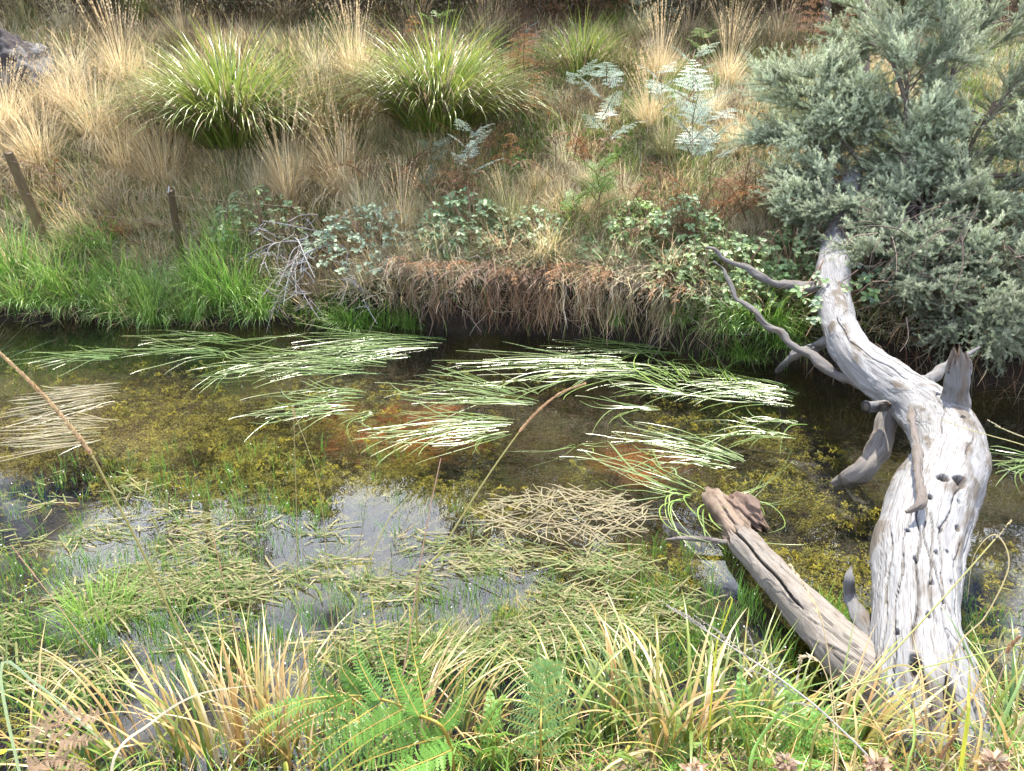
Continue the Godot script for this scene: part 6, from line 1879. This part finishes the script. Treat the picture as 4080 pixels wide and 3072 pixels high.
	# loose arching single blades across the trunk's foot, near the lens
	var arcs := [
		[[Vector3(0.91, 0.719, -1.6), Vector3(0.943, 0.782, -1.7), Vector3(1.052, 0.842, -1.74), Vector3(1.114, 0.835, -1.72), Vector3(1.099, 0.755, -1.66)], 0.008, lin(0.46, 0.38, 0.15), "dry yellow blade bent over like a hook before the trunk's foot"],
		[[Vector3(0.996, 0.722, -1.5), Vector3(1.03, 0.768, -1.55), Vector3(1.032, 0.826, -1.6), Vector3(0.972, 0.879, -1.66)], 0.009, lin(0.27, 0.36, 0.08), "green blade rising across the dark split of the trunk's foot"],
		[[Vector3(1.266, 0.686, -1.7), Vector3(1.279, 0.746, -1.74), Vector3(1.284, 0.817, -1.77)], 0.016, lin(0.50, 0.52, 0.06), "short broad bright yellow blade standing at the trunk's edge"],
		[[Vector3(1.241, 0.656, -1.6), Vector3(1.274, 0.724, -1.66), Vector3(1.256, 0.798, -1.7), Vector3(1.245, 0.858, -1.72)], 0.010, lin(0.50, 0.36, 0.12), "golden blade curling beside the bright yellow one"],
		[[Vector3(1.393, 0.66, -2), Vector3(1.536, 0.742, -2.1), Vector3(1.606, 0.902, -2.15), Vector3(1.545, 1.007, -2.16), Vector3(1.48, 0.942, -2.14), Vector3(1.451, 0.81, -2.08)], 0.006, lin(0.48, 0.40, 0.20), "looped dry blade on the water side of the trunk"],
		[[Vector3(0.6, 0.722, -1.5), Vector3(0.637, 0.758, -1.56), Vector3(0.721, 0.823, -1.62), Vector3(0.777, 0.876, -1.66), Vector3(0.745, 0.823, -1.62)], 0.012, lin(0.16, 0.30, 0.05), "broad green folded blade beside the nodding oat head"],
		[[Vector3(0.657, 0.619, -2.05), Vector3(0.686, 0.688, -2.1), Vector3(0.715, 0.79, -2.12), Vector3(0.691, 0.796, -2.1), Vector3(0.67, 0.719, -2.06)], 0.007, lin(0.45, 0.45, 0.05), "yellow folded blade standing in the shallows beside the short split log"],
		[[Vector3(-1.305, 0.93, -1.6), Vector3(-1.217, 0.901, -1.6), Vector3(-1.137, 0.83, -1.58), Vector3(-1.041, 0.753, -1.55)], 0.008, lin(0.34, 0.44, 0.24), "pale blue-green blade arching in at the pool's near corner"],
		[[Vector3(-1.01, 0.722, -1.5), Vector3(-0.94, 0.781, -1.6), Vector3(-0.831, 0.827, -1.65), Vector3(-0.68, 0.831, -1.68)], 0.007, lin(0.62, 0.54, 0.38), "whitish straw blade lying across the bottom of the near bank"],
	]
	for r in arcs:
		var p0: Vector3 = r[0][0]
		var q := []
		var ones := []
		if p0.y > height(p0.x, p0.z) + 0.02:
			q.append(Vector3(0.0, height(p0.x, p0.z) - p0.y - 0.02, 0.04))
			ones.append(1.0)
		for p in r[0]:
			q.append(p - p0)
			ones.append(1.0)
		var line: PackedVector3Array = smooth_path(q, ones, 0.02)[0]
		var b := Buf.new()
		var n := line.size()
		for k in n:
			var t := (line[mini(k + 1, n - 1)] - line[maxi(k - 1, 0)]).normalized()
			var sd := t.cross(Vector3(0.25, 0.35, 0.9)).normalized()
			var nn := sd.cross(t).normalized()
			var w: float = r[1] * 0.5 * minf(1.0, (n - 1 - k) / (n * 0.35) + 0.08)
			for e in [-1.0, 1.0]:
				b.add(line[k] + sd * w * e, (nn + sd * e * 0.4).normalized(), vary(r[2], 0.04))
			if k < n - 1:
				b.i.append_array([k * 2, k * 2 + 2, k * 2 + 1, k * 2 + 1, k * 2 + 2, k * 2 + 3])
		var o := thing("grass_leaf", r[3], "grass leaf", p0)
		part("blade", b.mesh(), M.glossy, o)
	# dry seed heads and leaf litter right at the bottom edge
	var low := [[Vector3(0.598, 0.951, -1.3), "round dry brown seed head at the bottom edge", 0.024], [Vector3(0.784, 0.965, -1.28), "crumpled brown dead leaf head at the bottom edge below the trunk", 0.03], [Vector3(1.052, 0.951, -1.3), "pale curled dry leaf head at the bottom edge past the trunk", 0.03], [Vector3(0.399, 0.927, -1.3), "grey dry leaf head at the bottom edge below the dense sedge", 0.028]]
	for r in low:
		var o := thing("dry_head", r[1], "dead leaves", r[0], 0.0, "dry heads at the bottom edge")
		var b := Buf.new()
		for k in 44:
			var d := Vector3(R(-1, 1), R(-0.8, 1), R(-1, 1)).normalized()
			oval_leaf(b, d * r[2] * 0.3, (d + Vector3(R(-0.7, 0.7), R(-0.7, 0.7), R(-0.7, 0.7))).normalized(), Vector3(R(-1, 1), 1, R(-1, 1)).normalized(), r[2] * R(0.7, 1.2), r[2] * 0.4, vary(pick([lin(0.36, 0.25, 0.16), lin(0.28, 0.18, 0.12), lin(0.50, 0.40, 0.28)]), 0.2))
		part("scales", b.mesh(), M.dry, o, "stuff")
		var sb := Buf.new()
		twig(sb, [Vector3.ZERO, Vector3(0.02, -0.25, 0.02), Vector3(0.02, height(r[0].x, r[0].z) - r[0].y, 0.04)], 0.002, 0.0025, 5, lin(0.3, 0.22, 0.13), lin(0.3, 0.22, 0.13))
		part("stem", sb.mesh(), M.twig, o)
	for r in [[Vector3(1.156, 0.703, -1.6), "thick brown bristly seed spike below the trunk", 0.05], [Vector3(1.373, 0.911, -1.75), "small brown bristly seed spike past the trunk's water side", 0.035]]:
		var o := thing("bristle_spike", r[1], "seed head", r[0], 0.0, "bristly seed spikes")
		var b := Buf.new()
		plume(b, PackedVector3Array([Vector3(-0.012, -r[2], 0), Vector3.ZERO, Vector3(0.012, r[2] * 0.6, 0)]), 0.8, 190, 0.014, lin(0.36, 0.23, 0.13))
		part("bristles", b.mesh(), M.dry, o, "stuff")
		var sb := Buf.new()
		twig(sb, [Vector3.ZERO, Vector3(-0.03, -0.15, 0.02), Vector3(-0.08, height(r[0].x - 0.08, r[0].z) - r[0].y, 0.05)], 0.002, 0.0022, 5, lin(0.3, 0.22, 0.13), lin(0.3, 0.22, 0.13))
		part("stem", sb.mesh(), M.twig, o)
	# one small yellow flower
	var yp := Vector3(-1.439, 0.578, -1.7)
	var yo := thing("yellow_flower", "tiny yellow daisy at the bottom corner of the near bank", "flower", yp)
	for k in 8:
		var b := Buf.new()
		var a := TAU * k / 8
		leaflet(b, Vector3.ZERO, Vector3(cos(a), 0.2, sin(a)).normalized(), Vector3.UP, 0.012, 0.006, lin(0.75, 0.52, 0.02))
		part("petal", b.mesh(), M.leaf, yo)
	var ys := Buf.new()
	twig(ys, [Vector3.ZERO, Vector3(0.01, height(yp.x, yp.z) - yp.y, 0.01)], 0.0012, 0.0012, 5, lin(0.15, 0.25, 0.05), lin(0.15, 0.25, 0.05))
	part("stem", ys.mesh(), M.leaf, yo)
